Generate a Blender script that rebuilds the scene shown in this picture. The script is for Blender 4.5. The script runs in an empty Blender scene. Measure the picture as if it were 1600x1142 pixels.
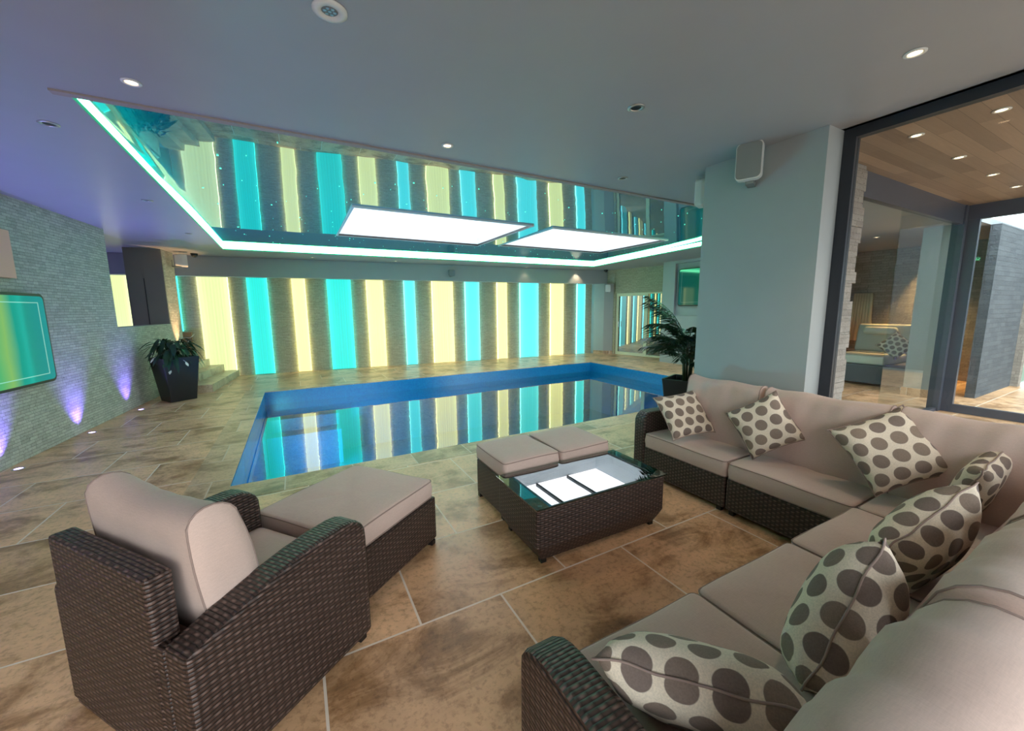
import bpy, bmesh, math, random
from mathutils import Vector, Matrix
PI = math.pi
R = math.radians
C = bpy.context.scene.collection
scene = bpy.context.scene

# ------------------------------------------------------------------ camera
cam = bpy.data.cameras.new('camera')
camo = bpy.data.objects.new('camera', cam)
C.objects.link(camo)
cam.sensor_fit = 'HORIZONTAL'
cam.sensor_width = 36.0
cam.lens = 615.18 / 1600 * 36.0
cam.clip_start = 0.05
cam.clip_end = 200
_p, _r, _yaw = .142037, -.0098476, R(28.6127)
_F = Vector((0, math.cos(_p), -math.sin(_p)))
_right = Vector((1, 0, 0))
_up = _right.cross(_F)
_r1 = math.cos(_r) * _right + math.sin(_r) * _up
_u1 = -math.sin(_r) * _right + math.cos(_r) * _up
_Rz = Matrix.Rotation(-_yaw, 3, 'Z')
_r1, _u1, _F = _Rz @ _r1, _Rz @ _u1, _Rz @ _F
M = Matrix((_r1, _u1, -_F)).transposed().to_4x4()
M.translation = Vector((0, 0, 1.6))
camo.matrix_world = M
scene.camera = camo

# ------------------------------------------------------------------ sky, exposure
world = bpy.data.worlds.new('overcast_sky')
scene.world = world
world.use_nodes = True
_wn = world.node_tree
_bg = _wn.nodes['Background']
_tc = _wn.nodes.new('ShaderNodeTexCoord')
_sx = _wn.nodes.new('ShaderNodeSeparateXYZ')
_rp = _wn.nodes.new('ShaderNodeValToRGB')
_rp.color_ramp.elements[0].position = 0.45
_rp.color_ramp.elements[0].color = (0.10, 0.12, 0.10, 1)
_rp.color_ramp.elements[1].position = 0.56
_rp.color_ramp.elements[1].color = (0.90, 0.94, 1.0, 1)
_mr = _wn.nodes.new('ShaderNodeMapRange')
_mr.inputs[1].default_value = -1
_mr.inputs[2].default_value = 1
_wn.links.new(_tc.outputs['Generated'], _sx.inputs[0])
_wn.links.new(_sx.outputs['Z'], _mr.inputs[0])
_wn.links.new(_mr.outputs[0], _rp.inputs[0])
_wn.links.new(_rp.outputs[0], _bg.inputs['Color'])
_bg.inputs['Strength'].default_value = 7.0
scene.view_settings.view_transform = 'Standard'
scene.view_settings.look = 'None'
scene.view_settings.exposure = 0.0
scene.view_settings.gamma = 1.0
scene.view_settings.use_curve_mapping = False


def light(name, kind, loc, energy, color, rot=(0, 0, 0), size=0.1, size_y=None, spot=None, blend=0.5, portal=False):
    l = bpy.data.lights.new(name, kind)
    l.color = color
    l.energy = energy
    if kind == 'AREA':
        l.shape = 'RECTANGLE' if size_y else 'DISK'
        l.size = size
        if size_y:
            l.size_y = size_y
        if portal:
            l.cycles.is_portal = True
    else:
        l.shadow_soft_size = size
    if kind == 'SPOT':
        l.spot_size = spot
        l.spot_blend = blend
    o = bpy.data.objects.new(name, l)
    o.location = loc
    o.rotation_euler = rot
    C.objects.link(o)
    return o


# daylight openings: portals guide the sky light through the glazing (they add no light)
light('daylight_portal', 'AREA', (3.66, -0.45, 1.45), 1, (1, 1, 1), (0, R(90), 0), 2.8, 3.9, portal=True)
light('daylight_portal', 'AREA', (0.1, -2.36, 1.45), 1, (1, 1, 1), (R(90), 0, 0), 6.8, 2.8, portal=True)
light('daylight_portal', 'AREA', (2.35, 7.1, 3.6), 1, (1, 1, 1), (0, 0, 0), 3.0, 2.4, portal=True)
light('daylight_portal', 'AREA', (5.6, 7.05, 3.6), 1, (1, 1, 1), (0, 0, 0), 3.0, 2.3, portal=True)


# ------------------------------------------------------------------ materials
def rgba(c):
    return (c[0], c[1], c[2], 1)


def hexlin(h):
    h = h.lstrip('#')
    out = []
    for i in (0, 2, 4):
        v = int(h[i:i + 2], 16) / 255
        out.append(v / 12.92 if v <= .04045 else ((v + .055) / 1.055) ** 2.4)
    return tuple(out)


class NT:
    def __init__(s, name):
        s.m = bpy.data.materials.new(name)
        s.m.use_nodes = True
        s.t = s.m.node_tree
        s.b = s.t.nodes['Principled BSDF']
        s.out = s.t.nodes['Material Output']

    def n(s, ty, **kw):
        nd = s.t.nodes.new('ShaderNode' + ty)
        for k, v in kw.items():
            setattr(nd, k, v)
        return nd

    def l(s, a, b):
        s.t.links.new(a, b)

    def val(s, sock, v):
        if hasattr(v, 'links') or isinstance(v, bpy.types.NodeSocket):
            s.l(v, sock)
        else:
            sock.default_value = v

    def math(s, op, a, b=None, c=None, clamp=False):
        nd = s.n('Math', operation=op)
        nd.use_clamp = clamp
        s.val(nd.inputs[0], a)
        if b is not None:
            s.val(nd.inputs[1], b)
        if c is not None:
            s.val(nd.inputs[2], c)
        return nd.outputs[0]

    def uv(s):
        return s.n('TexCoord').outputs['UV']

    def obj(s):
        return s.n('TexCoord').outputs['Object']

    def mapping(s, v, sc=(1, 1, 1), loc=(0, 0, 0), rot=(0, 0, 0)):
        nd = s.n('Mapping')
        s.l(v, nd.inputs[0])
        nd.inputs['Scale'].default_value = sc
        nd.inputs['Location'].default_value = loc
        nd.inputs['Rotation'].default_value = rot
        return nd.outputs[0]

    def noise(s, v, scale=5, detail=4, rough=.55, dist=0):
        nd = s.n('TexNoise')
        if v is not None:
            s.l(v, nd.inputs['Vector'])
        nd.inputs['Scale'].default_value = scale
        nd.inputs['Detail'].default_value = detail
        nd.inputs['Roughness'].default_value = rough
        nd.inputs['Distortion'].default_value = dist
        return nd.outputs[0]

    def ramp(s, f, stops):
        nd = s.n('ValToRGB')
        s.l(f, nd.inputs[0])
        e = nd.color_ramp.elements
        while len(e) < len(stops):
            e.new(.5)
        for i, (p, c) in enumerate(stops):
            e[i].position = p
            e[i].color = rgba(c)
        return nd.outputs[0]

    def mix(s, f, a, b, ty='MIX'):
        nd = s.n('Mix', data_type='RGBA', blend_type=ty)
        s.val(nd.inputs[0], f)
        s.val(nd.inputs[6], a if not isinstance(a, tuple) else rgba(a))
        s.val(nd.inputs[7], b if not isinstance(b, tuple) else rgba(b))
        return nd.outputs[2]

    def bump(s, h, strength=.5, dist=.01):
        nd = s.n('Bump')
        s.l(h, nd.inputs['Height'])
        nd.inputs['Strength'].default_value = strength
        nd.inputs['Distance'].default_value = dist
        s.l(nd.outputs[0], s.b.inputs['Normal'])
        return nd

    def base(s, c):
        s.val(s.b.inputs['Base Color'], rgba(c) if isinstance(c, tuple) else c)

    def rough(s, v):
        s.val(s.b.inputs['Roughness'], v)


def simple(name, col, rough=.5, metal=0.0, noise=0.0, spec=.5):
    k = NT(name)
    k.rough(rough)
    k.b.inputs['Metallic'].default_value = metal
    k.b.inputs['Specular IOR Level'].default_value = spec
    n = k.noise(k.obj(), 3.0 if noise < .1 else 6.0, 3)
    d = max(noise, .02)
    k.base(k.ramp(n, [(0.3, tuple(c * (1 - d) for c in col)), (0.7, tuple(min(1, c * (1 + d)) for c in col))]))
    return k.m


def emis(name, col, strength, base=(0, 0, 0)):
    k = NT(name)
    k.base(base)
    k.b.inputs['Emission Color'].default_value = rgba(col)
    k.b.inputs['Emission Strength'].default_value = strength
    return k.m


def wicker_mat():
    k = NT('woven_rattan')
    uv = k.uv()
    nz = k.noise(uv, 6, 2)
    sp = k.n('SeparateXYZ')
    k.l(uv, sp.inputs[0])
    u = k.math('MULTIPLY_ADD', nz, .25, k.math('MULTIPLY', sp.outputs[0], 1 / .029))
    v = k.math('MULTIPLY_ADD', nz, .5, k.math('MULTIPLY', sp.outputs[1], 1 / .0150))
    row = k.math('FLOOR', v)
    fv = k.math('FRACT', v)
    strand = k.math('SINE', k.math('MULTIPLY', fv, PI))
    strand = k.math('POWER', strand, .6)
    wave = k.math('SINE', k.math('MULTIPLY', k.math('ADD', u, row), PI))
    wave = k.math('MULTIPLY_ADD', wave, .5, .5)
    rib = k.math('ABSOLUTE', k.math('SINE', k.math('MULTIPLY', u, PI)))
    h = k.math('MULTIPLY', strand, k.math('MULTIPLY_ADD', rib, .35, k.math('MULTIPLY_ADD', wave, .35, .30)))
    wn = k.n('TexWhiteNoise', noise_dimensions='1D')
    k.l(row, wn.inputs['W'])
    rowv = k.math('MULTIPLY_ADD', wn.outputs[0], .5, .75)
    big = k.noise(uv, 9, 3)
    col = k.ramp(h, [(0.0, (.006, .004, .003)), (.3, (.018, .010, .008)), (.65, (.070, .038, .030)), (1.0, (.175, .108, .088))])
    col = k.mix(1.0, col, k.ramp(k.math('MULTIPLY', rowv, k.math('ADD', big, .5)), [(.5, (.5, .5, .5)), (1.2, (1.0, 1.0, 1.0))]), 'MULTIPLY')
    k.base(col)
    k.rough(.42)
    k.b.inputs['Specular IOR Level'].default_value = .45
    k.bump(h, .8, .005)
    return k.m


def fabric_mat(name, col, var=.08):
    k = NT(name)
    o = k.obj()
    fine = k.noise(k.mapping(o, (30, 300, 300)), 1, 2)
    fine2 = k.noise(k.mapping(o, (300, 40, 300)), 1, 2)
    f = k.math('ADD', k.math('MULTIPLY', fine, .5), k.math('MULTIPLY', fine2, .5))
    big = k.noise(o, 2.5, 2)
    f2 = k.math('MULTIPLY_ADD', big, .4, k.math('MULTIPLY', f, .6))
    k.base(k.ramp(f2, [(.3, tuple(c * (1 - var * 1.6) for c in col)), (.7, tuple(min(1, c * (1 + var * 1.6)) for c in col))]))
    k.rough(.85)
    k.b.inputs['Sheen Weight'].default_value = .15
    wr = k.noise(k.mapping(o, (5, 5, 2)), 1.6, 2, .5, .4)
    h = k.math('MULTIPLY_ADD', wr, 1.0, k.math('MULTIPLY', f, .05))
    k.bump(h, .22, .012)
    return k.m


def dots_mat():
    k = NT('polka_dot_fabric')
    uv = k.uv()
    sp = k.n('SeparateXYZ')
    k.l(uv, sp.inputs[0])
    s = 1 / .108
    v = k.math('MULTIPLY', sp.outputs[1], s * 1.12)
    row = k.math('FLOOR', v)
    par = k.math('MULTIPLY', k.math('MODULO', k.math('ADD', row, 100), 2), .5)
    u = k.math('ADD', k.math('MULTIPLY', sp.outputs[0], s), par)
    fu = k.math('SUBTRACT', k.math('FRACT', k.math('ADD', u, 50)), .5)
    fv = k.math('SUBTRACT', k.math('FRACT', k.math('ADD', v, 50)), .5)
    d = k.math('SQRT', k.math('ADD', k.math('MULTIPLY', fu, fu), k.math('MULTIPLY', k.math('MULTIPLY', fv, fv), .8)))
    m = k.math('MULTIPLY', k.math('SUBTRACT', .385, d), 40, clamp=True)
    wn = k.n('TexWhiteNoise', noise_dimensions='2D')
    cb = k.n('CombineXYZ')
    k.l(k.math('FLOOR', k.math('ADD', u, 50)), cb.inputs[0])
    k.l(row, cb.inputs[1])
    k.l(cb.outputs[0], wn.inputs['Vector'])
    dot = k.ramp(wn.outputs[0], [(0, (.19, .135, .115)), (1, (.28, .20, .15))])
    tw = k.noise(k.mapping(k.obj(), (220, 220, 220)), 1, 1)
    col = k.mix(m, (.80, .66, .52), dot)
    col = k.mix(.25, col, k.ramp(tw, [(.3, (.3, .3, .3)), (.7, (1, 1, 1))]), 'MULTIPLY')
    k.base(col)
    k.rough(.85)
    wr = k.noise(k.obj(), 7, 3, .5, 1.5)
    k.bump(wr, .3, .015)
    return k.m


def tile_mat(name, bw, rh, c1, c2, grout, off=(0, 0), rough=.22, offset=.5, ang=0, var=1.0):
    k = NT(name)
    o = k.mapping(k.obj(), (1, 1, 1), (off[0], off[1], 0), (0, 0, ang))
    br = k.n('TexBrick')
    br.offset = offset
    k.l(o, br.inputs['Vector'])
    br.inputs['Color1'].default_value = (0, 0, 0, 1)
    br.inputs['Color2'].default_value = (1, 1, 1, 1)
    br.inputs['Mortar'].default_value = (.5, .5, .5, 1)
    br.inputs['Scale'].default_value = 1
    br.inputs['Mortar Size'].default_value = .006
    br.inputs['Mortar Smooth'].default_value = .1
    br.inputs['Bias'].default_value = 0
    br.inputs['Brick Width'].default_value = bw
    br.inputs['Row Height'].default_value = rh
    tilev = k.n('SeparateColor')
    k.l(br.outputs[0], tilev.inputs[0])
    tv = tilev.outputs[0]
    # stone: cloudy blotches plus streaky veins, offset per tile
    off3 = k.n('CombineXYZ')
    k.l(k.math('MULTIPLY', tv, 37), off3.inputs[0])
    k.l(k.math('MULTIPLY', tv, 11), off3.inputs[1])
    add = k.n('VectorMath', operation='ADD')
    k.l(k.obj(), add.inputs[0])
    k.l(off3.outputs[0], add.inputs[1])
    p = add.outputs[0]
    cloud = k.noise(p, 2.2, 5, .6, .6)
    vein = k.noise(k.mapping(p, (1.0, 2.0, 1), (0, 0, 0), (0, 0, .3)), 1.8, 8, .72, 1.2)
    speck = k.noise(p, 32, 4, .7)
    f = k.math('ADD', k.math('MULTIPLY', cloud, .5), k.math('MULTIPLY', vein, .5))
    col = k.ramp(f, [(.34, tuple(c * .55 for c in c2)), (.43, c2), (.51, c1), (.68, tuple(min(1, c * 1.25) for c in c1))])
    col = k.mix(.45, col, k.ramp(speck, [(.36, (.42, .34, .28)), (.5, (1, 1, 1))]), 'MULTIPLY')
    col = k.mix(1, col, k.ramp(tv, [(0, (.78, .75, .72)), (1, (1.0, 1.0, 1.0))]), 'MULTIPLY')
    col = k.mix(br.outputs['Fac'], col, grout)
    k.base(col)
    rr = k.math('MULTIPLY_ADD', speck, .18, rough - .05)
    rr = k.math('MAXIMUM', rr, k.math('MULTIPLY', br.outputs['Fac'], .7))
    k.rough(rr)
    h = k.math('SUBTRACT', k.math('MULTIPLY', k.noise(p, 3.2, 3), .35), br.outputs['Fac'])
    k.bump(h, .25, .006)
    return k.m


def stone_mat(name, c1, c2, bw=.16, rh=.028, strength=.9, rough=.75, dist=.02):
    k = NT(name)
    uv = k.uv()
    br = k.n('TexBrick')
    br.offset = .43
    br.offset_frequency = 2
    br.squash = .7
    br.squash_frequency = 3
    k.l(uv, br.inputs['Vector'])
    br.inputs['Color1'].default_value = (0, 0, 0, 1)
    br.inputs['Color2'].default_value = (1, 1, 1, 1)
    br.inputs['Mortar'].default_value = (.0, .0, .0, 1)
    br.inputs['Scale'].default_value = 1
    br.inputs['Mortar Size'].default_value = .0016
    br.inputs['Mortar Smooth'].default_value = .3
    br.inputs['Brick Width'].default_value = bw
    br.inputs['Row Height'].default_value = rh
    sc = k.n('SeparateColor')
    k.l(br.outputs[0], sc.inputs[0])
    tv = sc.outputs[0]
    n1 = k.noise(uv, 26, 5, .65)
    n2 = k.noise(uv, 1.6, 3)
    pit = k.noise(k.mapping(uv, (18, 45, 1)), 1, 3, .6)
    f = k.math('ADD', k.math('MULTIPLY', tv, .30), k.math('ADD', k.math('MULTIPLY', n1, .55), k.math('MULTIPLY', n2, .15)))
    col = k.ramp(f, [(.15, c2), (.8, c1)])
    col = k.mix(.8, col, k.ramp(pit, [(.30, (.28, .24, .22)), (.37, (1, 1, 1))]), 'MULTIPLY')
    col = k.mix(k.math('MULTIPLY', br.outputs['Fac'], .6), col, tuple(c * .35 for c in c2))
    k.base(col)
    k.rough(rough)
    h = k.math('ADD', k.math('MULTIPLY', tv, .7), k.math('MULTIPLY', n1, .5))
    h = k.math('SUBTRACT', h, k.math('MULTIPLY', br.outputs['Fac'], .5))
    k.bump(h, strength, dist)
    return k.m


def mosaic_mat():
    k = NT('blue_pool_mosaic')
    uv = k.uv()
    br = k.n('TexBrick')
    br.offset = 0
    k.l(uv, br.inputs['Vector'])
    br.inputs['Color1'].default_value = (.001, .10, .30, 1)
    br.inputs['Color2'].default_value = (.002, .15, .38, 1)
    br.inputs['Mortar'].default_value = (.004, .20, .40, 1)
    br.inputs['Scale'].default_value = 1
    br.inputs['Mortar Size'].default_value = .0025
    br.inputs['Brick Width'].default_value = .026
    br.inputs['Row Height'].default_value = .026
    k.l(br.outputs[0], k.b.inputs['Base Color'])
    k.rough(.25)
    return k.m


def glass_mat(name, tint=(.93, .97, .96), ior=1.5, boost=0.0):
    k = NT(name)
    gl = k.n('BsdfGlossy')
    gl.inputs['Roughness'].default_value = 0.0
    tr = k.n('BsdfTransparent')
    tr.inputs['Color'].default_value = rgba(tint)
    fr = k.n('Fresnel')
    fr.inputs['IOR'].default_value = ior
    mx = k.n('MixShader')
    # reflect on the outer face only, so that a thin solid pane stays clear from both sides
    front = k.math('SUBTRACT', 1.0, k.n('NewGeometry').outputs['Backfacing'])
    k.l(k.math('MULTIPLY', k.math('ADD', fr.outputs[0], boost, clamp=True), front), mx.inputs[0])
    k.l(tr.outputs[0], mx.inputs[1])
    k.l(gl.outputs[0], mx.inputs[2])
    k.l(mx.outputs[0], k.out.inputs['Surface'])
    return k.m


def water_mat():
    k = NT('pool_water')
    gl = k.n('BsdfGlossy')
    gl.inputs['Roughness'].default_value = 0.012
    gl.inputs['Color'].default_value = (.95, .97, .80, 1)
    tr = k.n('BsdfTransparent')
    tr.inputs['Color'].default_value = (.25, .85, .88, 1)
    n = k.noise(k.mapping(k.obj(), (1, 1, 1)), 3.0, 3, .5, .4)
    bp = k.n('Bump')
    bp.inputs['Strength'].default_value = .05
    bp.inputs['Distance'].default_value = .02
    k.l(n, bp.inputs['Height'])
    k.l(bp.outputs[0], gl.inputs['Normal'])
    fr = k.n('Fresnel')
    fr.inputs['IOR'].default_value = 1.9
    mx = k.n('MixShader')
    k.l(k.math('ADD', fr.outputs[0], .18, clamp=True), mx.inputs[0])
    k.l(tr.outputs[0], mx.inputs[1])
    k.l(gl.outputs[0], mx.inputs[2])
    k.l(mx.outputs[0], k.out.inputs['Surface'])
    return k.m


def membrane_mat():
    k = NT('glossy_stretch_ceiling')
    gl = k.n('BsdfGlossy')
    gl.inputs['Roughness'].default_value = 0.01
    gl.inputs['Color'].default_value = (.68, .86, .88, 1)
    df = k.n('BsdfDiffuse')
    df.inputs['Color'].default_value = (.0, .22, .38, 1)
    n = k.noise(k.mapping(k.obj(), (.9, .5, 1)), 1.3, 2)
    bp = k.n('Bump')
    bp.inputs['Strength'].default_value = .06
    bp.inputs['Distance'].default_value = .06
    k.l(n, bp.inputs['Height'])
    k.l(bp.outputs[0], gl.inputs['Normal'])
    mx = k.n('MixShader')
    mx.inputs[0].default_value = .62
    k.l(df.outputs[0], mx.inputs[1])
    k.l(gl.outputs[0], mx.inputs[2])
    k.l(mx.outputs[0], k.out.inputs['Surface'])
    return k.m


def panel_mat(name, col, strength, edge=(1, 1, 1), ew=.35):
    """backlit pleated acrylic: brighter towards the lit side edges, fine vertical ribs; UV u = 0..1 across"""
    k = NT(name)
    k.base((.1, .1, .1))
    k.rough(.4)
    uv = k.n('UVMap', uv_map='across').outputs[0]
    sp = k.n('SeparateXYZ')
    k.l(uv, sp.inputs[0])
    u = sp.outputs[0]
    e = k.math('POWER', k.math('MULTIPLY', k.math('ABSOLUTE', k.math('SUBTRACT', u, .5)), 2), 4)
    rib = k.math('SINE', k.math('MULTIPLY', u, 58))
    rib2 = k.noise(k.mapping(uv, (9, .15, 1)), 3, 2)
    s = k.math('MULTIPLY_ADD', rib, .05, k.math('MULTIPLY_ADD', rib2, .35, .80))
    s = k.math('ADD', s, k.math('MULTIPLY', e, .25))
    s = k.math('MULTIPLY_ADD', k.math('GREATER_THAN', k.math('ABSOLUTE', k.math('SUBTRACT', u, .5)), .4995), 3, s)   # lit side edges
    k.l(k.mix(k.math('MULTIPLY', e, ew), col, edge), k.b.inputs['Emission Color'])
    k.l(k.math('MULTIPLY', s, strength), k.b.inputs['Emission Strength'])
    return k.m


def wood_mat(name, c1, c2, plank=.11, ln=1.5, rough=.45):
    k = NT(name)
    o = k.obj()
    br = k.n('TexBrick')
    br.offset = .37
    k.l(o, br.inputs['Vector'])
    br.inputs['Color1'].default_value = (0, 0, 0, 1)
    br.inputs['Color2'].default_value = (1, 1, 1, 1)
    br.inputs['Mortar'].default_value = (0, 0, 0, 1)
    br.inputs['Scale'].default_value = 1
    br.inputs['Mortar Size'].default_value = .0015
    br.inputs['Brick Width'].default_value = ln
    br.inputs['Row Height'].default_value = plank
    sc = k.n('SeparateColor')
    k.l(br.outputs[0], sc.inputs[0])
    gr = k.noise(k.mapping(o, (1.5, 28, 28)), 1.5, 5, .6, .6)
    f = k.math('ADD', k.math('MULTIPLY', sc.outputs[0], .6), k.math('MULTIPLY', gr, .4))
    col = k.ramp(f, [(.15, c2), (.85, c1)])
    col = k.mix(k.math('MULTIPLY', br.outputs['Fac'], .5), col, tuple(c * .3 for c in c2))
    k.base(col)
    k.rough(rough)
    return k.m


def screen_mat(name='television_gradient', st=.75):  # emissive teal gradient with a yellow-green band and thin inner line
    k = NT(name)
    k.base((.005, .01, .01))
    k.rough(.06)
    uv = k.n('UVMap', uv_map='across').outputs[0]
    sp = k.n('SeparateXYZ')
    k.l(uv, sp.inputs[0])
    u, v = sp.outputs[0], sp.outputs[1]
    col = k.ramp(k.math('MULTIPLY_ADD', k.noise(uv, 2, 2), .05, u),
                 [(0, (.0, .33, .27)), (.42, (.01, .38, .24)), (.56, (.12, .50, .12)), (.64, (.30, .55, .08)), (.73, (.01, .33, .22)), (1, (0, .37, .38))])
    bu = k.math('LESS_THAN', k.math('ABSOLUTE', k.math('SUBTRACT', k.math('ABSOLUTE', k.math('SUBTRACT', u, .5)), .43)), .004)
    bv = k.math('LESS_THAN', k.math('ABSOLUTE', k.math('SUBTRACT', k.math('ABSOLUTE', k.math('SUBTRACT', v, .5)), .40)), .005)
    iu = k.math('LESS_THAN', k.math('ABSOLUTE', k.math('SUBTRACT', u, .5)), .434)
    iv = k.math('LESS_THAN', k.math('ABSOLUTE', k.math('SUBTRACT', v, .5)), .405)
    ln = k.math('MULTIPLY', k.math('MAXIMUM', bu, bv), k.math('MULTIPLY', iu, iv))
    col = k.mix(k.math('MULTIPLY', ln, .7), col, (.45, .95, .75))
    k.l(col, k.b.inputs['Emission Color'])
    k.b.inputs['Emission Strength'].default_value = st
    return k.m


MAT = {}
MAT['wicker'] = wicker_mat()
MAT['fabric'] = fabric_mat('taupe_cushion_fabric', (.56, .395, .335))
MAT['piping'] = simple('taupe_piping', (.30, .205, .175), .8)
MAT['dots'] = dots_mat()
MAT['floor'] = tile_mat('travertine_floor', .914, .70, (.80, .47, .265), (.48, .25, .118), (.82, .66, .54), off=(.009, .98), rough=.36)
MAT['coping'] = tile_mat('travertine_coping', .61, .60, (.66, .42, .26), (.42, .25, .14), (.62, .48, .38), off=(.2, .31), rough=.34)
MAT['steps'] = tile_mat('travertine_steps', .60, .90, (.66, .54, .38), (.52, .38, .25), (.55, .45, .36), off=(.1, .2), rough=.3)
MAT['stone'] = stone_mat('split_face_stone_cream', (.62, .60, .53), (.30, .285, .25), .13, .036)
MAT['stone_far'] = stone_mat('split_face_stone_tan', (.58, .53, .38), (.34, .30, .21), .13, .022, .9)
MAT['stone_rough'] = stone_mat('rough_cladding_stone', (.42, .37, .33), (.22, .19, .17), .35, .06, 1.0, .85, .05)
MAT['stone_garden'] = stone_mat('garden_wall_stone', (.13, .14, .16), (.06, .065, .08), .35, .08, 1.0, .85, .05)
MAT['plaster'] = simple('white_plaster', (.34, .35, .345), .6)
MAT['ceiling'] = simple('ceiling_paint', (.34, .345, .365), .38)
MAT['mosaic'] = mosaic_mat()
MAT['water'] = water_mat()
MAT['membrane'] = membrane_mat()
MAT['glass'] = glass_mat('clear_glass')
MAT['table_glass'] = glass_mat('table_top_glass', (.35, .55, .50), 1.5, .16)
MAT['dark_frame'] = simple('anthracite_aluminium', (.022, .026, .034), .4, .0)
MAT['grey_frame'] = simple('grey_aluminium', (.075, .085, .115), .35, .2)
MAT['black'] = simple('black_plastic', (.008, .008, .009), .3)
MAT['white_plastic'] = simple('white_plastic', (.68, .68, .66), .4)
MAT['grille'] = simple('grey_speaker_grille', (.22, .23, .22), .7)
MAT['chrome'] = simple('brushed_chrome', (.55, .55, .55), .3, .9)
MAT['grey_wall'] = simple('dark_taupe_plaster', (.20, .175, .155), .6)
MAT['blue_plaster'] = simple('white_plaster_return', (.6, .6, .62), .6)
MAT['wood_ceiling'] = wood_mat('oak_ceiling_boards', (.36, .26, .18), (.17, .118, .082), .115, 1.6)
MAT['wood'] = wood_mat('oak_joinery', (.28, .17, .06), (.16, .09, .03), .3, 2)
MAT['cream_frame'] = simple('cream_door_frame', (.70, .68, .5), .4)
MAT['leaf'] = simple('glossy_dark_leaf', (.014, .045, .018), .35, 0, .35)
MAT['palm_leaf'] = simple('palm_leaflet', (.016, .040, .014), .45, 0, .4)
MAT['stem'] = simple('palm_stem', (.05, .055, .02), .6)
MAT['flower'] = simple('white_spathe', (.7, .74, .66), .5)
MAT['soil'] = simple('potting_soil', (.02, .014, .01), .9, 0, .3)
MAT['pot'] = simple('dark_woven_pot', (.008, .007, .009), .35)
MAT['peach'] = simple('peach_canvas', (.90, .50, .40), .8)
MAT['robe'] = simple('cream_towelling', (.62, .52, .36), .95)
MAT['sofa_grey'] = simple('grey_upholstery', (.10, .10, .12), .8)
MAT['sofa_white'] = simple('off_white_upholstery', (.55, .54, .48), .8)
MAT['paving'] = tile_mat('pale_patio_paving', .6, .6, (.34, .34, .34), (.26, .26, .26), (.3, .3, .3), rough=.6)
MAT['led'] = emis('cove_led_strip', (.18, 1.0, .46), 20)
MAT['lip_glow'] = emis('cove_lip_painted_glow', (.03, .55, .26), .75)  # no lamp: green LED light on the lip is painted in as emission
MAT['warm_bulb'] = emis('warm_downlight_bulb', (1.0, .72, .42), 9)
MAT['blue_bulb'] = emis('violet_uplight_lens', (.55, .45, 1.0), 5)
MAT['star'] = emis('fibre_star', (.15, 1.0, .65), 1.6)
MAT['yellow'] = panel_mat('yellow_backlit_panel', (.82, .94, .40), 1.12, (1, 1, .62))
MAT['cream'] = panel_mat('cream_backlit_panel', (1.0, .98, .38), 1.28, (1, 1, .40))
MAT['cyan'] = panel_mat('cyan_backlit_panel', (.0, .80, .70), 1.12, (.12, 1, .85))
MAT['sky'] = panel_mat('pale_cyan_backlit_panel', (.08, .95, .98), 1.2, (.45, .95, 1))
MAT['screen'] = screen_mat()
MAT['screen_dim'] = screen_mat('television_gradient_dim', .22)


# ------------------------------------------------------------------ geometry helpers
def box_uv(bm):
    lay = bm.loops.layers.uv.get('UVMap') or bm.loops.layers.uv.new('UVMap')
    bm.normal_update()
    for f in bm.faces:
        n = f.normal
        ax = max(range(3), key=lambda i: abs(n[i]))
        for lp in f.loops:
            c = lp.vert.co
            lp[lay].uv = (c.y, c.z) if ax == 0 else ((c.x, c.z) if ax == 1 else (c.x, c.y))


def obj(name, bm, mat, parent=None, smooth=False, uv=True, loc=None):
    if uv:
        box_uv(bm)
    me = bpy.data.meshes.new(name)
    bm.to_mesh(me)
    bm.free()
    if smooth:
        for p in me.polygons:
            p.use_smooth = True
    mats = mat if isinstance(mat, (list, tuple)) else [mat]
    for m in mats:
        me.materials.append(MAT[m] if isinstance(m, str) else m)
    o = bpy.data.objects.new(name, me)
    C.objects.link(o)
    if parent:
        o.parent = parent
    if loc:
        o.location = loc
    return o


def thing(name, label, cat, loc=(0, 0, 0), rz=0, group=None):
    o = bpy.data.objects.new(name, None)
    o.empty_display_size = .1
    C.objects.link(o)
    o.location = loc
    o.rotation_euler = (0, 0, rz)
    return tag(o, label, cat, group)


def tag(o, label, cat, group=None):
    o['label'] = label
    o['category'] = cat
    if group:
        o['group'] = group
    return o


def struct(name, bm, mat, smooth=False):
    o = obj(name, bm, mat, None, smooth)
    o['kind'] = 'structure'
    return o


def dup(root, loc, rz, label):
    r = root.copy()
    C.objects.link(r)
    r.location = loc
    if rz is not None:
        r.rotation_euler = (0, 0, rz)
    r['label'] = label
    for ch in list(root.children):
        c = ch.copy()
        C.objects.link(c)
        c.parent = r
        for g in ch.children:
            d = g.copy()
            C.objects.link(d)
            d.parent = c
    return r


def B(bm, x0, x1, y0, y1, z0, z1, mi=0, bevel=0):
    v = [bm.verts.new(p) for p in ((x0, y0, z0), (x1, y0, z0), (x1, y1, z0), (x0, y1, z0), (x0, y0, z1), (x1, y0, z1), (x1, y1, z1), (x0, y1, z1))]
    fs = [bm.faces.new([v[i] for i in q]) for q in ((3, 2, 1, 0), (4, 5, 6, 7), (0, 1, 5, 4), (1, 2, 6, 5), (2, 3, 7, 6), (3, 0, 4, 7))]
    for f in fs:
        f.material_index = mi
    if bevel:
        es = list({e for f in fs for e in f.edges})
        bmesh.ops.bevel(bm, geom=es, offset=bevel, segments=2, affect='EDGES', profile=.5)
    return bm


def box(x0, x1, y0, y1, z0, z1, bevel=0):
    return B(bmesh.new(), x0, x1, y0, y1, z0, z1, 0, bevel)


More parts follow.
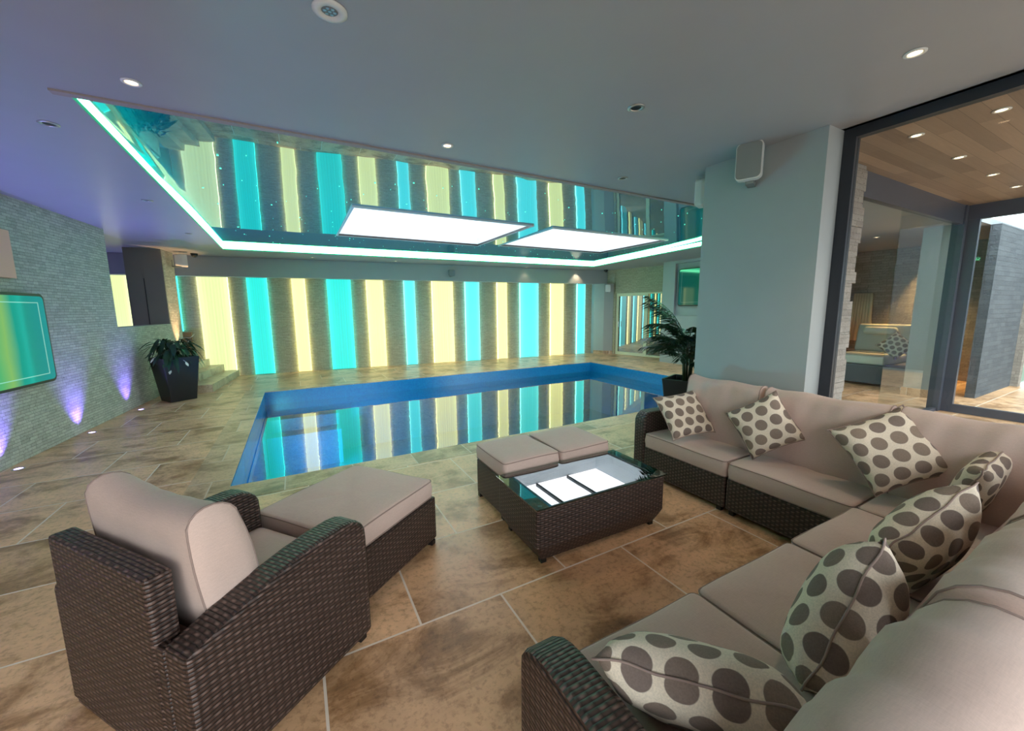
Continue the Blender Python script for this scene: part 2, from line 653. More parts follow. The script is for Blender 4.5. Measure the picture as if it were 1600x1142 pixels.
def prism(bm, pts, z0, z1, mi=0):
    """vertical prism on a plan polygon (counter-clockwise)"""
    a = [bm.verts.new((p[0], p[1], z0)) for p in pts]
    b = [bm.verts.new((p[0], p[1], z1)) for p in pts]
    n = len(pts)
    fs = [bm.faces.new(a[::-1]), bm.faces.new(b)]
    for i in range(n):
        fs.append(bm.faces.new((a[i], a[(i + 1) % n], b[(i + 1) % n], b[i])))
    for f in fs:
        f.material_index = mi
    bmesh.ops.recalc_face_normals(bm, faces=fs)
    return bm


def extrude_profile(prof, x0, x1, bevel=0.0):
    """profile in (y,z), extruded along x"""
    bm = bmesh.new()
    a = [bm.verts.new((x0, p[0], p[1])) for p in prof]
    b = [bm.verts.new((x1, p[0], p[1])) for p in prof]
    n = len(prof)
    bm.faces.new(a)
    bm.faces.new(b[::-1])
    for i in range(n):
        bm.faces.new((a[(i + 1) % n], a[i], b[i], b[(i + 1) % n]))
    bmesh.ops.recalc_face_normals(bm, faces=bm.faces)
    if bevel:
        bm.normal_update()
        es = [e for e in bm.edges if len(e.link_faces) == 2 and e.calc_face_angle(0) > R(35)]
        bmesh.ops.bevel(bm, geom=es, offset=bevel, segments=2, affect='EDGES', profile=.5)
    return bm


def tube(bm, pts, r, closed=False, n=6, taper=None, mi=0):
    pts = [Vector(p) for p in pts]
    rings = []
    N = len(pts)
    for i, p in enumerate(pts):
        if closed:
            t = (pts[(i + 1) % N] - pts[i - 1])
        else:
            t = pts[min(i + 1, N - 1)] - pts[max(i - 1, 0)]
        t.normalize()
        up = Vector((0, 0, 1)) if abs(t.z) < .95 else Vector((1, 0, 0))
        a = t.cross(up).normalized()
        b = a.cross(t)
        rr = r if taper is None else r * (1 + (taper - 1) * i / (N - 1))
        rings.append([bm.verts.new(p + rr * (math.cos(2 * PI * k / n) * a + math.sin(2 * PI * k / n) * b)) for k in range(n)])
    m = N if closed else N - 1
    for i in range(m):
        A, Bq = rings[i], rings[(i + 1) % N]
        for k in range(n):
            f = bm.faces.new((A[k], A[(k + 1) % n], Bq[(k + 1) % n], Bq[k]))
            f.material_index = mi
    if not closed:
        bm.faces.new(rings[0][::-1]).material_index = mi
        bm.faces.new(rings[-1]).material_index = mi
    return bm


def lathe(bm, prof, c=(0, 0, 0), n=24, mi=0):
    rings = []
    for r, z in prof:
        rings.append([bm.verts.new((c[0] + r * math.cos(2 * PI * k / n), c[1] + r * math.sin(2 * PI * k / n), c[2] + z)) for k in range(n)])
    for i in range(len(rings) - 1):
        for k in range(n):
            f = bm.faces.new((rings[i][k], rings[i][(k + 1) % n], rings[i + 1][(k + 1) % n], rings[i + 1][k]))
            f.material_index = mi
    bm.faces.new(rings[0][::-1]).material_index = mi
    bm.faces.new(rings[-1]).material_index = mi
    return bm


def rrect(w, d, r, n=4, sub=6):
    """rounded rectangle outline, counter-clockwise, with straight sides subdivided"""
    pts = []
    cs = [(w / 2 - r, d / 2 - r, 0), (-w / 2 + r, d / 2 - r, 90), (-w / 2 + r, -d / 2 + r, 180), (w / 2 - r, -d / 2 + r, 270)]
    for ci, (cx, cy, a0) in enumerate(cs):
        for k in range(n + 1):
            a = R(a0 + 90 * k / n)
            pts.append((cx + r * math.cos(a), cy + r * math.sin(a)))
        nx = cs[(ci + 1) % 4]
        a = R(a0 + 90)
        p = pts[-1]
        q = (nx[0] + r * math.cos(a), nx[1] + r * math.sin(a))
        for k in range(1, sub):
            t = k / sub
            pts.append((p[0] + (q[0] - p[0]) * t, p[1] + (q[1] - p[1]) * t))
    return pts


def seat_cushion(name, parent, w, d, h, loc, rz=0, crown=.018, seed=0, bulge=.008):
    """flat box cushion with crowned top and piping top and bottom"""
    rnd = random.Random(seed)
    ol = rrect(w, d, .03)
    ph = [rnd.uniform(0, 6.28) for _ in range(4)]

    def edge_z(x, y):
        return .004 * math.sin(x * 9 + ph[0]) + .004 * math.sin(y * 8 + ph[1])
    bm = bmesh.new()
    levels = []
    e = .012
    for s in (.5, .9):
        levels.append((s, 0, 0))
    levels += [(.985, 0, 0), (1.0, e, 0), (1.0, h * .5, bulge), (1.0, h - e, 0), (.985, h, 0), (.95, h, .2), (.88, h, .45), (.78, h, .7), (.6, h, .9), (.35, h, 1), (.12, h, 1)]
    rings = []
    for i, (s, z, q) in enumerate(levels):
        ring = []
        for (x, y) in ol:
            l = math.hypot(x, y)
            zz = z
            xs, ys = x * s, y * s
            if z == h:
                zz = h + crown * q + edge_z(x, y) * .8 + .003 * math.sin(xs * 14 + ph[2]) * math.sin(ys * 12 + ph[3])
            elif i == 4:
                xs, ys = x * (1 + q / l), y * (1 + q / l)
            elif z == h - e:
                zz += edge_z(x, y) * .8
            ring.append(bm.verts.new((xs, ys, zz)))
        rings.append(ring)
    n = len(ol)
    for i in range(len(rings) - 1):
        for k in range(n):
            bm.faces.new((rings[i][k], rings[i][(k + 1) % n], rings[i + 1][(k + 1) % n], rings[i + 1][k]))
    bm.faces.new(rings[0][::-1])
    bm.faces.new(rings[-1])
    o = obj(name, bm, 'fabric', parent, True)
    o.location = loc
    o.rotation_euler = (0, 0, rz)
    pb = bmesh.new()
    tube(pb, [(x * 1.001, y * 1.001, h - .006 + edge_z(x, y) * .8) for x, y in ol], .0036, True)
    obj('piping', pb, 'piping', o, True)
    pb = tube(bmesh.new(), [(x * 1.001, y * 1.001, .006) for x, y in ol], .0036, True)
    obj('piping', pb, 'piping', o, True)
    return o


def back_cushion(name, parent, w, h, t, loc, rz=0, lean=.18, seed=0, top_dip=.0, wr=.008):
    """upright bolster-topped cushion: side profile extruded across its width; local x = width, -y = back, +y = front"""
    rnd = random.Random(seed)
    ph = [rnd.uniform(0, 6.28) for _ in range(6)]
    prof = []
    # closed profile (y, z), start bottom front, up the front, round the top, down the back
    NS = 8
    prof.append((t * .35, 0.0))
    for k in range(NS):
        q = k / (NS - 1)
        prof.append((t * .5 + .025 * math.sin(q * PI), .02 + q * (h - t * .5 - .02)))
    for k in range(1, 9):
        a = PI * k / 9
        prof.append((t * .5 * math.cos(a), h - t * .5 + t * .5 * math.sin(a) ** .8))
    for k in range(NS):
        q = k / (NS - 1)
        prof.append((-t * .5 - .012 * math.sin(q * PI), h - t * .5 - q * (h - t * .5 - .02)))
    prof.append((-t * .35, 0.0))
    NX = 22
    bm = bmesh.new()
    rings = []
    stations = [(-1.0, .96), (-.985, 1.0)] + [(-1 + 2 * (i + .5) / NX, 1.0) for i in range(NX)] + [(.985, 1.0), (1.0, .96)]
    for (sx, sc) in stations:
        x = sx * w / 2
        ring = []
        endq = max(0, 1 - (1 - abs(sx)) / .25)
        for i, (y, z) in enumerate(prof):
            zz = z / h
            yy = y * sc * (1.0 - .10 * endq * endq)
            zt = z * (1 - (1 - sc) * .3) - top_dip * (1 - sx * sx) * zz ** 2 + .006 * endq * zz
            wv = wr * math.sin(x * 21 + ph[0] + zz * 4) * math.sin(zz * 5 + ph[1]) + wr * .6 * math.sin(x * 47 + ph[2] + zz * 6) * zz
            yy += wv if y > 0 else -wv * .5
            zt += wr * .8 * math.sin(x * 15 + ph[3]) * zz ** 3
            yy -= lean * zt
            ring.append(bm.verts.new((x, yy, zt)))
        rings.append(ring)
    n = len(prof)
    for i in range(len(rings) - 1):
        for k in range(n):
            bm.faces.new((rings[i][(k + 1) % n], rings[i][k], rings[i + 1][k], rings[i + 1][(k + 1) % n]))
    for ring, flip, sx in ((rings[0], False, -1), (rings[-1], True, 1)):
        c = sum((v.co for v in ring), Vector()) / n
        inner = [bm.verts.new(c + (v.co - c) * .6 + Vector((sx * .010, 0, 0))) for v in ring]
        for k in range(n):
            q = (ring[k], ring[(k + 1) % n], inner[(k + 1) % n], inner[k])
            bm.faces.new(q if not flip else q[::-1])
        bm.faces.new(inner if not flip else inner[::-1])
    rimL = [v.co.copy() for v in rings[1]]
    rimR = [v.co.copy() for v in rings[-2]]
    bmesh.ops.recalc_face_normals(bm, faces=bm.faces)
    o = obj(name, bm, 'fabric', parent, True)
    o.location = loc
    o.rotation_euler = (0, 0, rz)
    for rim in (rimL, rimR):
        obj('piping', tube(bmesh.new(), rim, .0036, True), 'piping', o, True)
    return o


# ------------------------------------------------------------------ SETTING
def far_y(x):            # plan line of the striped far wall
    return 11.953 - .0845 * (x + .994)


def left_x(y):           # plan line of the left stone wall
    return -2.7 + .0895 * (y - 6.69)


H = 2.9
PX0, PX1, PY0, PY1 = -.65, 7.72, 4.29, 9.2     # pool
WZ = -.27
# floor with the pool cut out
bm = bmesh.new()
cw = .34
for (x0, x1, y0, y1) in ((-6, PX0 - cw, -2.4, 13), (PX1 + cw, 13, -2.4, 13), (PX0 - cw, PX1 + cw, -2.4, PY0 - cw), (PX0 - cw, PX1 + cw, PY1 + cw, 13)):
    B(bm, x0, x1, y0, y1, -.12, 0)
struct('floor', bm, 'floor')
bm = bmesh.new()
for (x0, x1, y0, y1) in ((PX0 - cw, PX0, PY0 - cw, PY1 + cw), (PX1, PX1 + cw, PY0 - cw, PY1 + cw), (PX0, PX1, PY0 - cw, PY0), (PX0, PX1, PY1, PY1 + cw)):
    B(bm, x0, x1, y0, y1, -.12, 0.001)
struct('trim_1', bm, 'coping')
# pool shell and water
bm = bmesh.new()
d = -1.45
B(bm, PX0 - .1, PX0, PY0 - .1, PY1 + .1, d, -.121)
B(bm, PX1, PX1 + .1, PY0 - .1, PY1 + .1, d, -.121)
B(bm, PX0, PX1, PY0 - .1, PY0, d, -.121)
B(bm, PX0, PX1, PY1, PY1 + .1, d, -.121)
B(bm, PX0 - .1, PX1 + .1, PY0 - .1, PY1 + .1, d - .1, d)
# tiled band covering the slab edge
B(bm, PX0, PX0 + .008, PY0, PY1, -.13, -.012)
B(bm, PX1 - .008, PX1, PY0, PY1, -.13, -.012)
B(bm, PX0 + .008, PX1 - .008, PY1 - .008, PY1, -.13, -.012)
B(bm, PX0 + .008, PX1 - .008, PY0, PY0 + .008, -.13, -.012)
# entry steps in the far left corner
B(bm, PX0 + .01, PX0 + 1.3, PY1 - .45, PY1 - .01, d, -.50)
B(bm, PX0 + .01, PX0 + 1.3, PY1 - .80, PY1 - .45, d, -.75)
pool = obj('pool_basin', bm, 'mosaic')
pool['kind'] = 'structure'
pool.name = 'trim_2'
bm = bmesh.new()
v = [bm.verts.new(p) for p in ((PX0, PY0, WZ), (PX1, PY0, WZ), (PX1, PY1, WZ), (PX0, PY1, WZ))]
bm.faces.new(v)
w = obj('pool_water', bm, 'water')
tag(w, 'still blue swimming pool water mirroring the striped wall', 'water')
w['kind'] = 'stuff'
# pool lamps under the water
for (x, y, rot) in ((1.4, PY0 + .03, (R(-90), 0, 0)), (5.6, PY0 + .03, (R(-90), 0, 0))):
    light('pool_lamp_light', 'AREA', (x, y, -.8), 330, (.3, .85, 1.0), (R(90), 0, PI), .3)
light('pool_lamp_light', 'AREA', (PX0 + .05, 6.8, -.8), 200, (.3, .85, 1.0), (0, R(-90), 0), .3)

# left stone wall: full height up to y=8.66, low wall beyond
bm = bmesh.new()
yA, yB, yC = -2.4, 8.66, 10.85
TH = .22


def lw(y, off=0):
    return (left_x(y) - off, y)


prism(bm, [lw(yA), lw(yB), lw(yB, TH), lw(yA, TH)], 0, H)
prism(bm, [lw(yB), lw(yC), lw(yC, TH), lw(yB, TH)], 0, 1.35)
struct('wall_left', bm, 'stone')
bm = bmesh.new()
prism(bm, [lw(yB - .001, -.004), lw(yC, -.004), lw(yC, TH + .004), lw(yB - .001, TH + .004)], 1.35, 1.365)
struct('trim_3', bm, 'plaster')
# stone pier with grey plaster end
bm = bmesh.new()
prism(bm, [lw(10.85), (left_x(10.85) + .06, 11.45), (left_x(10.85) - .55, 11.5), (left_x(10.85) - .55, 10.85)], 0, H)
struct('wall_pier', bm, 'stone')
t = struct('wall_return', box(-2.92, -2.335, 10.82, 10.85, 0, H), 'grey_wall')
t2 = struct('trim_4', box(-2.655, -2.645, 10.812, 10.819, 0, 2.3), 'black')
# lobby walls beyond the opening
struct('wall_alcove', box(-5.2, -5.0, 7.5, 13, 0, H), 'plaster')
struct('wall_alcove_near', box(-5.0, -2.8, 8.2, 8.3, 0, H), 'plaster')

# far wall
bm = bmesh.new()
prism(bm, [(-5, far_y(-5)), (9.30, far_y(9.30)), (9.30, far_y(9.30) + .25), (-5, far_y(-5) + .25)], 0, H)
struct('wall_far', bm, 'stone_far')
# bulkhead over the striped wall
bm = bmesh.new()
prism(bm, [(-5, far_y(-5) - .30), (9.75, far_y(9.75) - .30), (9.75, far_y(9.75) - .01), (-5, far_y(-5) - .01)], 2.44, H - .001)
struct('wall_bulkhead', bm, 'plaster')
# white angled pier at the right end
bm = bmesh.new()
prism(bm, [(9.30, 10.95), (9.456, 10.61), (9.72, 10.44), (10.0, 11.2), (9.30, 11.2)], 0, 2.439)
struct('wall_column', bm, 'plaster')
bm = bmesh.new()
prism(bm, [(9.295, 10.94), (9.45, 10.60), (9.725, 10.43), (9.73, 10.47), (9.46, 10.64), (9.31, 10.96)], 0, .12)
struct('baseboard_column', bm, 'coping')
# door wall (stone above and beside the glass door)
DA, DB = Vector((9.742, 10.42)), Vector((10.155, 8.60))
du = (DB - DA).normalized()
dn = Vector((du.y, -du.x)) * -1          # into the wall, away from the room
if dn.x < 0:
    dn = -dn


def dp(s, o=0):
    p = DA + du * s + dn * o
    return (p.x, p.y)


L = (DB - DA).length
bm = bmesh.new()
prism(bm, [dp(0), dp(0, .3), dp(L, .3), dp(L)], 2.10, H)
prism(bm, [dp(-.3), dp(-.3, .3), dp(.05, .3), dp(.05)], 0, H)
struct('wall_door', bm, 'stone_far')
# door glazing
bm = bmesh.new()
for (a, b, z0, z1) in ((.05, .14, 0, 2.10), (1.12, 1.24, 0, 2.10), (.14, 1.12, 2.0, 2.10), (.14, 1.12, 0, .10), (1.24, L, 2.05, 2.10), (1.24, L, 0, .06)):
    prism(bm, [dp(a, .06), dp(a, .12), dp(b, .12), dp(b, .06)], z0, z1)
dr = struct('door_1', bm, 'cream_frame')
bm = bmesh.new()
prism(bm, [dp(.14, .085), dp(.14, .095), dp(1.12, .095), dp(1.12, .085)], .10, 2.0)
prism(bm, [dp(1.24, .085), dp(1.24, .095), dp(L, .095), dp(L, .085)], .06, 2.05)
obj('door_pane', bm, glass_mat('door_glass', (.22, .25, .24), 1.6, .22), dr)
bm = bmesh.new()
tube(bm, [dp(.19, .0) + (.95,), dp(.19, .0) + (1.15,)], .012)
obj('door_handle', bm, 'chrome', dr)
# dark room behind the door
struct('wall_behind_door', box(12.6, 12.8, 5.2, 11.5, 0, H), 'grey_wall')
# white wall with the recessed television
bm = bmesh.new()
RX = 9.49
B(bm, RX, RX + .9, 7.74, 8.16, 0, H)
B(bm, RX, RX + .9, 6.0, 7.74, 0, 1.37)
B(bm, RX, RX + .9, 6.0, 7.74, 2.82, H)
B(bm, RX + .10, RX + .9, 6.0, 7.74, 1.37, 2.82)
B(bm, RX, RX + .9, 4.9, 6.0, 0, H)
struct('wall_right', bm, 'plaster')
# pier between the seating area and the pool hall
bm = bmesh.new()
prism(bm, [(3.50, 1.58), (3.74, 1.58), (3.74, 2.12), (5.28, 2.12), (5.28, 2.57), (3.50, 2.57)], 0, H)
struct('wall_pillar', bm, 'plaster')
# rough stone cladding on the far side of the glass
bm = bmesh.new()
rnd = random.Random(3)
z = 0
while z < 3.0:
    hh = rnd.uniform(.09, .2)
    B(bm, 3.80, 5.22 + rnd.uniform(-.03, .04), 2.00 - rnd.uniform(0, .02), 2.118, z, min(z + hh, 3.0))
    z += hh + .002
struct('wall_cladding', bm, 'stone_rough')

# ceiling at 2.9 with the recess cut out
NL, NR, FR, FL = (-1.09, 3.53), (7.52, 3.53), (8.42, 9.98), (-1.22, 10.42)
bm = bmesh.new()
T = .10


def ceil_poly(pts):
    prism(bm, pts, H, H + T)


ceil_poly([(-6, -2.4), (3.72, -2.4), (3.72, 2.12), (13, 2.12), (13, 3.53), NR, NL, (-6, 3.53)])
ceil_poly([(-6, 3.53), NL, FL, (-6, 13)])
ceil_poly([(-6, 13), FL, FR, (13, 13)])
ceil_poly([NR, (13, 3.53), (13, 13), FR])
struct('ceiling', bm, 'ceiling')
bm = bmesh.new()
B(bm, -1.16, 7.6, 3.475, 3.53, H - .012, H + .001)
struct('trim_5', bm, simple('brown_grey_ceiling_edge', (.33, .27, .25), .6))


def memb_z(y):           # slightly sagging stretch membrane
    t = max(0.0, min(1.0, (8.0 - y) / 4.5))
    return 3.0 + .07 * t * t


def memb(x, y):          # track level at the left edge, easing up to the sagging middle
    t = max(0.0, min(1.0, (x - xl(y)) / .07))
    t = t * t * (3 - 2 * t)
    return 3.0 + (memb_z(y) - 3.0) * t


def xl(y):
    return NL[0] + (FL[0] - NL[0]) * (y - 3.53) / (10.42 - 3.53)


def xr(y):
    return NR[0] + (FR[0] - NR[0]) * (y - 3.53) / (9.98 - 3.53)


SK = [(.82, 3.66, 5.96, 8.24), (4.10, 6.98, 5.96, 8.02)]
ys = sorted(set([3.53, 4.0, 4.5, 5.0, 5.5, 5.96, 6.4, 6.8, 7.2, 7.6, 8.02, 8.24, 8.8, 9.4, 9.98, 10.2, 10.42]))
bm = bmesh.new()
cols = [None, -1.08, -1.05, -1.02, -.98, -.93, -.6, .82, 2.2, 3.66, 4.10, 5.5, 6.98, None]
grid = []
for y in ys:
    row = []
    yy = y
    for j, cx in enumerate(cols):
        x = xl(y) if j == 0 else (xr(min(y, 9.98)) if j == 13 else cx)
        q = yy
        lim = 10.42 + (9.98 - 10.42) * (x - FL[0]) / (FR[0] - FL[0])
        q = min(yy, lim)
        row.append(bm.verts.new((x, q, memb(x, q))))
    grid.append(row)
for i in range(len(ys) - 1):
    for j in range(13):
        xm = [cols[j], cols[j + 1]]
        ym = (ys[i] + ys[i + 1]) / 2
        hole = False
        for (a, b, c, dd) in SK:
            if cols[j] is not None and cols[j + 1] is not None and cols[j] >= a - .01 and cols[j + 1] <= b + .01 and c < ym < dd:
                hole = True
        if hole:
            continue
        q = (grid[i][j], grid[i + 1][j], grid[i + 1][j + 1], grid[i][j + 1])
        try:
            bm.faces.new(q)
        except ValueError:
            pass
bmesh.ops.remove_doubles(bm, verts=bm.verts, dist=.0005)
ob = struct('ceiling_membrane', bm, 'membrane', True)
ob.name = 'ceiling_2'
# roof slab above the membrane and the skylight shafts
bm = bmesh.new()
B(bm, -1.5, 8.9, 3.2, 5.90, 3.10, 3.2)
B(bm, -1.5, 8.9, 8.30, 10.8, 3.10, 3.2)
B(bm, -1.5, .76, 5.90, 8.30, 3.10, 3.2)
B(bm, 3.70, 4.06, 5.90, 8.30, 3.10, 3.2)
B(bm, 7.04, 8.9, 5.90, 8.30, 3.10, 3.2)
struct('ceiling_3', bm, 'plaster')
for i, (a, b, c, dd) in enumerate(SK):
    z0, z1 = 2.99, 3.59
    t = .03
    bm = bmesh.new()
    B(bm, a - t, a, c - t, dd + t, z0, z1)
    B(bm, b, b + t, c - t, dd + t, z0, z1)
    B(bm, a, b, c - t, c, z0, z1)
    B(bm, a, b, dd, dd + t, z0, z1)
    sk = struct('window_%d' % (i + 1), bm, simple('skylight_shaft_white', (.62, .63, .66), .7))
    bm = bmesh.new()
    e = .012
    for (x0, x1, y0, y1) in ((a - e, b + e, c - e, c + .002), (a - e, b + e, dd - .002, dd + e), (a - e, a + .002, c, dd), (b - .002, b + e, c, dd)):
        B(bm, x0, x1, y0, y1, 2.992, z0 + .04)
    obj('window_frame', bm, 'black', sk)
    bm = bmesh.new()
    for q in (1, 2):
        xm = a + (b - a) * q / 3
        B(bm, xm - .03, xm + .03, c, dd, z1, z1 + .06)
    obj('glazing_bar', bm, 'dark_frame', sk)
    bm = bmesh.new()
    B(bm, a, b, c, dd, z1 + .06, z1 + .07)
    obj('window_pane', bm, 'glass', sk)
# LED cove: lip with painted-in green glow, and bright strip on the vertical faces of the recess
cor = [NL, FL, FR, NR]
for nm, key, zf in (('lip_glow', 'lip_glow', lambda x, y: (H + .001, H + .022)), ('led_strip', 'led', lambda x, y: (H + .022, 2.999))):
    bm = bmesh.new()
    for i in range(3):
        a, b = Vector(cor[i]), Vector(cor[i + 1])
        n = 8
        for k in range(n):
            p, q = a + (b - a) * k / n, a + (b - a) * (k + 1) / n
            ins = (b - a).normalized()
            nrm = Vector((ins.y, -ins.x)) * .006
            vs = []
            for pt, hi in ((p, 0), (q, 0), (q, 1), (p, 1)):
                z = zf(pt.x, pt.y)[hi]
                vs.append(bm.verts.new((pt.x + nrm.x, pt.y + nrm.y, z)))
            bm.faces.new(vs)
    bmesh.ops.remove_doubles(bm, verts=bm.verts, dist=.0005)
    bmesh.ops.solidify(bm, geom=bm.faces[:], thickness=.004)
    if nm == 'lip_glow':
        cove = thing('cove_light', 'glowing green white light strip round the glossy ceiling recess', 'strip light', (0, 0, H))
    o = obj(nm, bm, key, cove)
    o.location = (0, 0, -H)
# stars
bm = bmesh.new()
rnd = random.Random(11)
for k in range(230):
    x = rnd.uniform(-.9, 7.6)
    y = 3.7 + 6.4 * rnd.random() ** .8
    if any(a - .1 < x < b + .1 and c - .1 < y < dd + .1 for (a, b, c, dd) in SK):
        continue
    r = rnd.choice((.003, .004, .005, .009))
    lathe(bm, [(r, -.004), (r, .002)], (x, y, memb_z(y) - .003), 6)
st = obj('fibre_star_lights', bm, 'star', ob)
st['kind'] = 'stuff'

# window wall on the right of the seating area
bm = bmesh.new()
WX = 3.73
for (y0, y1, z0, z1) in ((1.50, 1.578, 0, H), (-2.4, -2.32, 0, H), (-2.32, 1.50, H - .07, H), (-2.32, 1.50, 0, .07), (-.70, -.64, .07, H - .07)):
    B(bm, WX - .01, WX + .06, y0, y1, z0, z1)
wn = struct('window_3', bm, 'dark_frame')
bm = bmesh.new()
B(bm, WX + .02, WX + .03, -.64, 1.50, .07, H - .07)
B(bm, WX + .02, WX + .03, -2.32, -.70, .07, H - .07)
obj('window_pane', bm, 'glass', wn)
# garden glazing behind the camera
bm = bmesh.new()
for (x0, x1, z0, z1) in ((-3.45, 3.72, 0, .08), (-3.45, 3.72, H - .08, H), (-3.45, -3.37, .08, H - .08), (-1.1, -1.03, .08, H - .08), (1.3, 1.37, .08, H - .08), (3.64, 3.72, .08, H - .08)):
    B(bm, x0, x1, -2.47, -2.40, z0, z1)
wn = struct('window_4', bm, 'dark_frame')
bm = bmesh.new()
for x0, x1 in ((-3.37, -1.1), (-1.03, 1.3), (1.37, 3.64)):
    B(bm, x0, x1, -2.44, -2.43, .08, H - .08)
obj('window_pane', bm, 'glass', wn)

# ------------------------------------------------------------------ glazed lobby on the right
LX, LY, LH = 8.6, 2.08, 3.0
struct('ceiling_4', box(3.80, LX + .1, -2.4, LY + .03, LH, LH + .1), 'wood_ceiling')
struct('ceiling_5', box(3.68, 3.80, -2.4, LY, LH - .10, LH + .1), 'ceiling')
bm = bmesh.new()
# beam and frame along y = LY (opening to the lounge)
B(bm, 5.30, LX + .07, LY - .04, LY + .03, 2.80, LH)
B(bm, 5.30, LX, LY - .04, LY + .03, 2.74, 2.80)
B(bm, 5.30, LX + .07, LY - .04, LY + .03, 0, .05)
B(bm, LX - .12, LX + .07, LY - .06, LY + .07, 0, LH)
fr = struct('window_5', bm, 'grey_frame')
bm = bmesh.new()
B(bm, LX - .03, LX + .06, -2.4, LY - .06, 2.80, LH)
B(bm, LX - .02, LX + .05, -2.4, LY - .06, 0, .12)
B(bm, LX - .02, LX + .05, LY - .18, LY - .06, .12, 2.80)
B(bm, LX - .02, LX + .05, -.55, -.45, .12, 2.80)
fr2 = struct('window_6', bm, 'grey_frame')
bm = bmesh.new()
B(bm, LX + .01, LX + .02, -.45, LY - .18, .12, 2.80)
B(bm, LX + .01, LX + .02, -2.4, -.55, .12, 2.80)
obj('window_pane', bm, 'glass', fr2)
bm = bmesh.new()
B(bm, 6.5, LX - .12, LY, LY + .01, .05, 2.74)
obj('window_pane', bm, 'glass', fr)
# rooflight in the lobby ceiling
bm = bmesh.new()
B(bm, 4.3, 6.0, -.9, .55, LH - .02, LH - .001)
rl = struct('window_7', bm, 'grey_frame')
bm = bmesh.new()
B(bm, 4.42, 5.88, -.80, .45, LH - .03, LH - .021)
obj('window_pane', bm, emis('rooflight_sky', (.55, .75, 1.0), 1.2), rl)
# patio beyond
struct('floor_patio', box(LX + .1, 20, -10, 2.0, -.12, -.005), 'paving')
struct('floor_garden', box(-12, LX + .1, -12, -2.4, -.12, -.03), 'paving')
struct('wall_garden', box(13.5, 13.8, -10, 2.0, 0, 3.6), 'stone_garden')
# lounge recess seen through the glass
bm = bmesh.new()
B(bm, 12.3, 12.5, 1.9, 5.6, 0, H)
struct('wall_lounge', bm, 'stone_rough')
bm = bmesh.new()
B(bm, 9.55, 10.15, 2.35, 2.75, 0, H)
struct('wall_lounge_pier', bm, 'plaster')
bm = bmesh.new()
B(bm, 9.53, 10.17, 2.33, 2.77, 0, .14)
struct('baseboard_lounge', bm, 'coping')
struct('wall_lounge_south', box(10.15, 12.3, 2.0, 2.12, 0, H), 'stone_garden')
struct('wall_lounge_north', box(10.39, 12.3, 5.2, 5.4, 0, H), 'plaster')
light('lounge_wall_light', 'SPOT', (12.1, 3.3, 2.85), 600, (1.0, .58, .22), (R(0), R(8), 0), .05, spot=R(70), blend=.8)

# ------------------------------------------------------------------ striped wall panels
SLOPE = math.atan(-.0845)


def stripe(x0, x1, mat, label, z0=0.01, z1=2.438):
    xm = (x0 + x1) / 2
    w = (x1 - x0) / math.cos(SLOPE)
    bm = bmesh.new()
    lay = bm.loops.layers.uv.new('UVMap')
    la = bm.loops.layers.uv.new('across')
    B(bm, -w / 2, w / 2, -.05, -.002, 0, z1 - z0)
    for f in bm.faces:
        for lp in f.loops:
            lp[la].uv = ((lp.vert.co.x + w / 2) / w, lp.vert.co.z)
    o = obj('light_panel', bm, mat)
    o.location = (xm, far_y(xm), z0)
    o.rotation_euler = (0, 0, SLOPE)
    tag(o, label, 'light panel', 'backlit panels on the far wall')
    return o


stripe(-3.62, -3.26, 'yellow', 'yellow light panel seen through the opening in the left wall', .01)
stripe(-2.80, -2.36, 'cyan', 'short turquoise light panel behind the stone pier, above oak joinery', 1.16)
stripe(-1.99, -1.38, 'yellow', 'wide yellow light panel rising from the stone steps')
stripe(-.99, -.56, 'cyan', 'turquoise light panel just right of the stone steps')
stripe(-.01, .29, 'cream', 'narrow pale yellow light panel second right of the steps')
stripe(.81, 1.40, 'cyan', 'broadest turquoise light panel left of the wall speaker')
stripe(1.80, 2.235, 'cream', 'cream light panel between broad turquoise and slim pale blue panels')
stripe(2.81, 3.115, 'sky', 'slim pale blue light panel left of the panel under the wall speaker')
stripe(3.615, 4.245, 'cream', 'broad cream light panel directly under the wall speaker')
stripe(4.63, 5.08, 'sky', 'pale blue light panel right of the panel under the wall speaker')
stripe(5.68, 6.015, 'cream', 'slim yellow light panel between two pale blue ones right of centre')
stripe(6.475, 7.145, 'sky', 'broad turquoise light panel in the right part of the far wall')
stripe(7.61, 8.115, 'cream', 'rightmost yellow light panel, under the scalloped spotlight glow')
stripe(8.665, 8.99, 'sky', 'rightmost narrow pale blue light panel beside the white column')
wj = obj('oak_cabinet', box(-2.72, -2.2, far_y(-2.4) - .13, far_y(-2.4) - .06, .472, 1.13), 'wood')
tag(wj, 'narrow oak joinery upright behind the stone pier at the top of the steps', 'joinery')

# steps up to the left, against the far wall
sx0 = left_x(10) + .13
bm = bmesh.new()
prism(bm, [(sx0, 9.76), (-1.57, 9.76), (-1.34, far_y(-1.3) - .055), (sx0, far_y(sx0) - .055)], 0, .157)
prism(bm, [(sx0, 10.38), (-1.875, 10.38), (-1.64, far_y(-1.6) - .055), (sx0, far_y(sx0) - .055)], .157, .314)
prism(bm, [(sx0, 10.84), (-2.10, 10.84), (-1.92, far_y(-1.9) - .055), (sx0, far_y(sx0) - .055)], .314, .47)
st = obj('stone_steps', bm, 'steps')
tag(st, 'flight of three travertine steps beside the potted peace lily', 'steps')

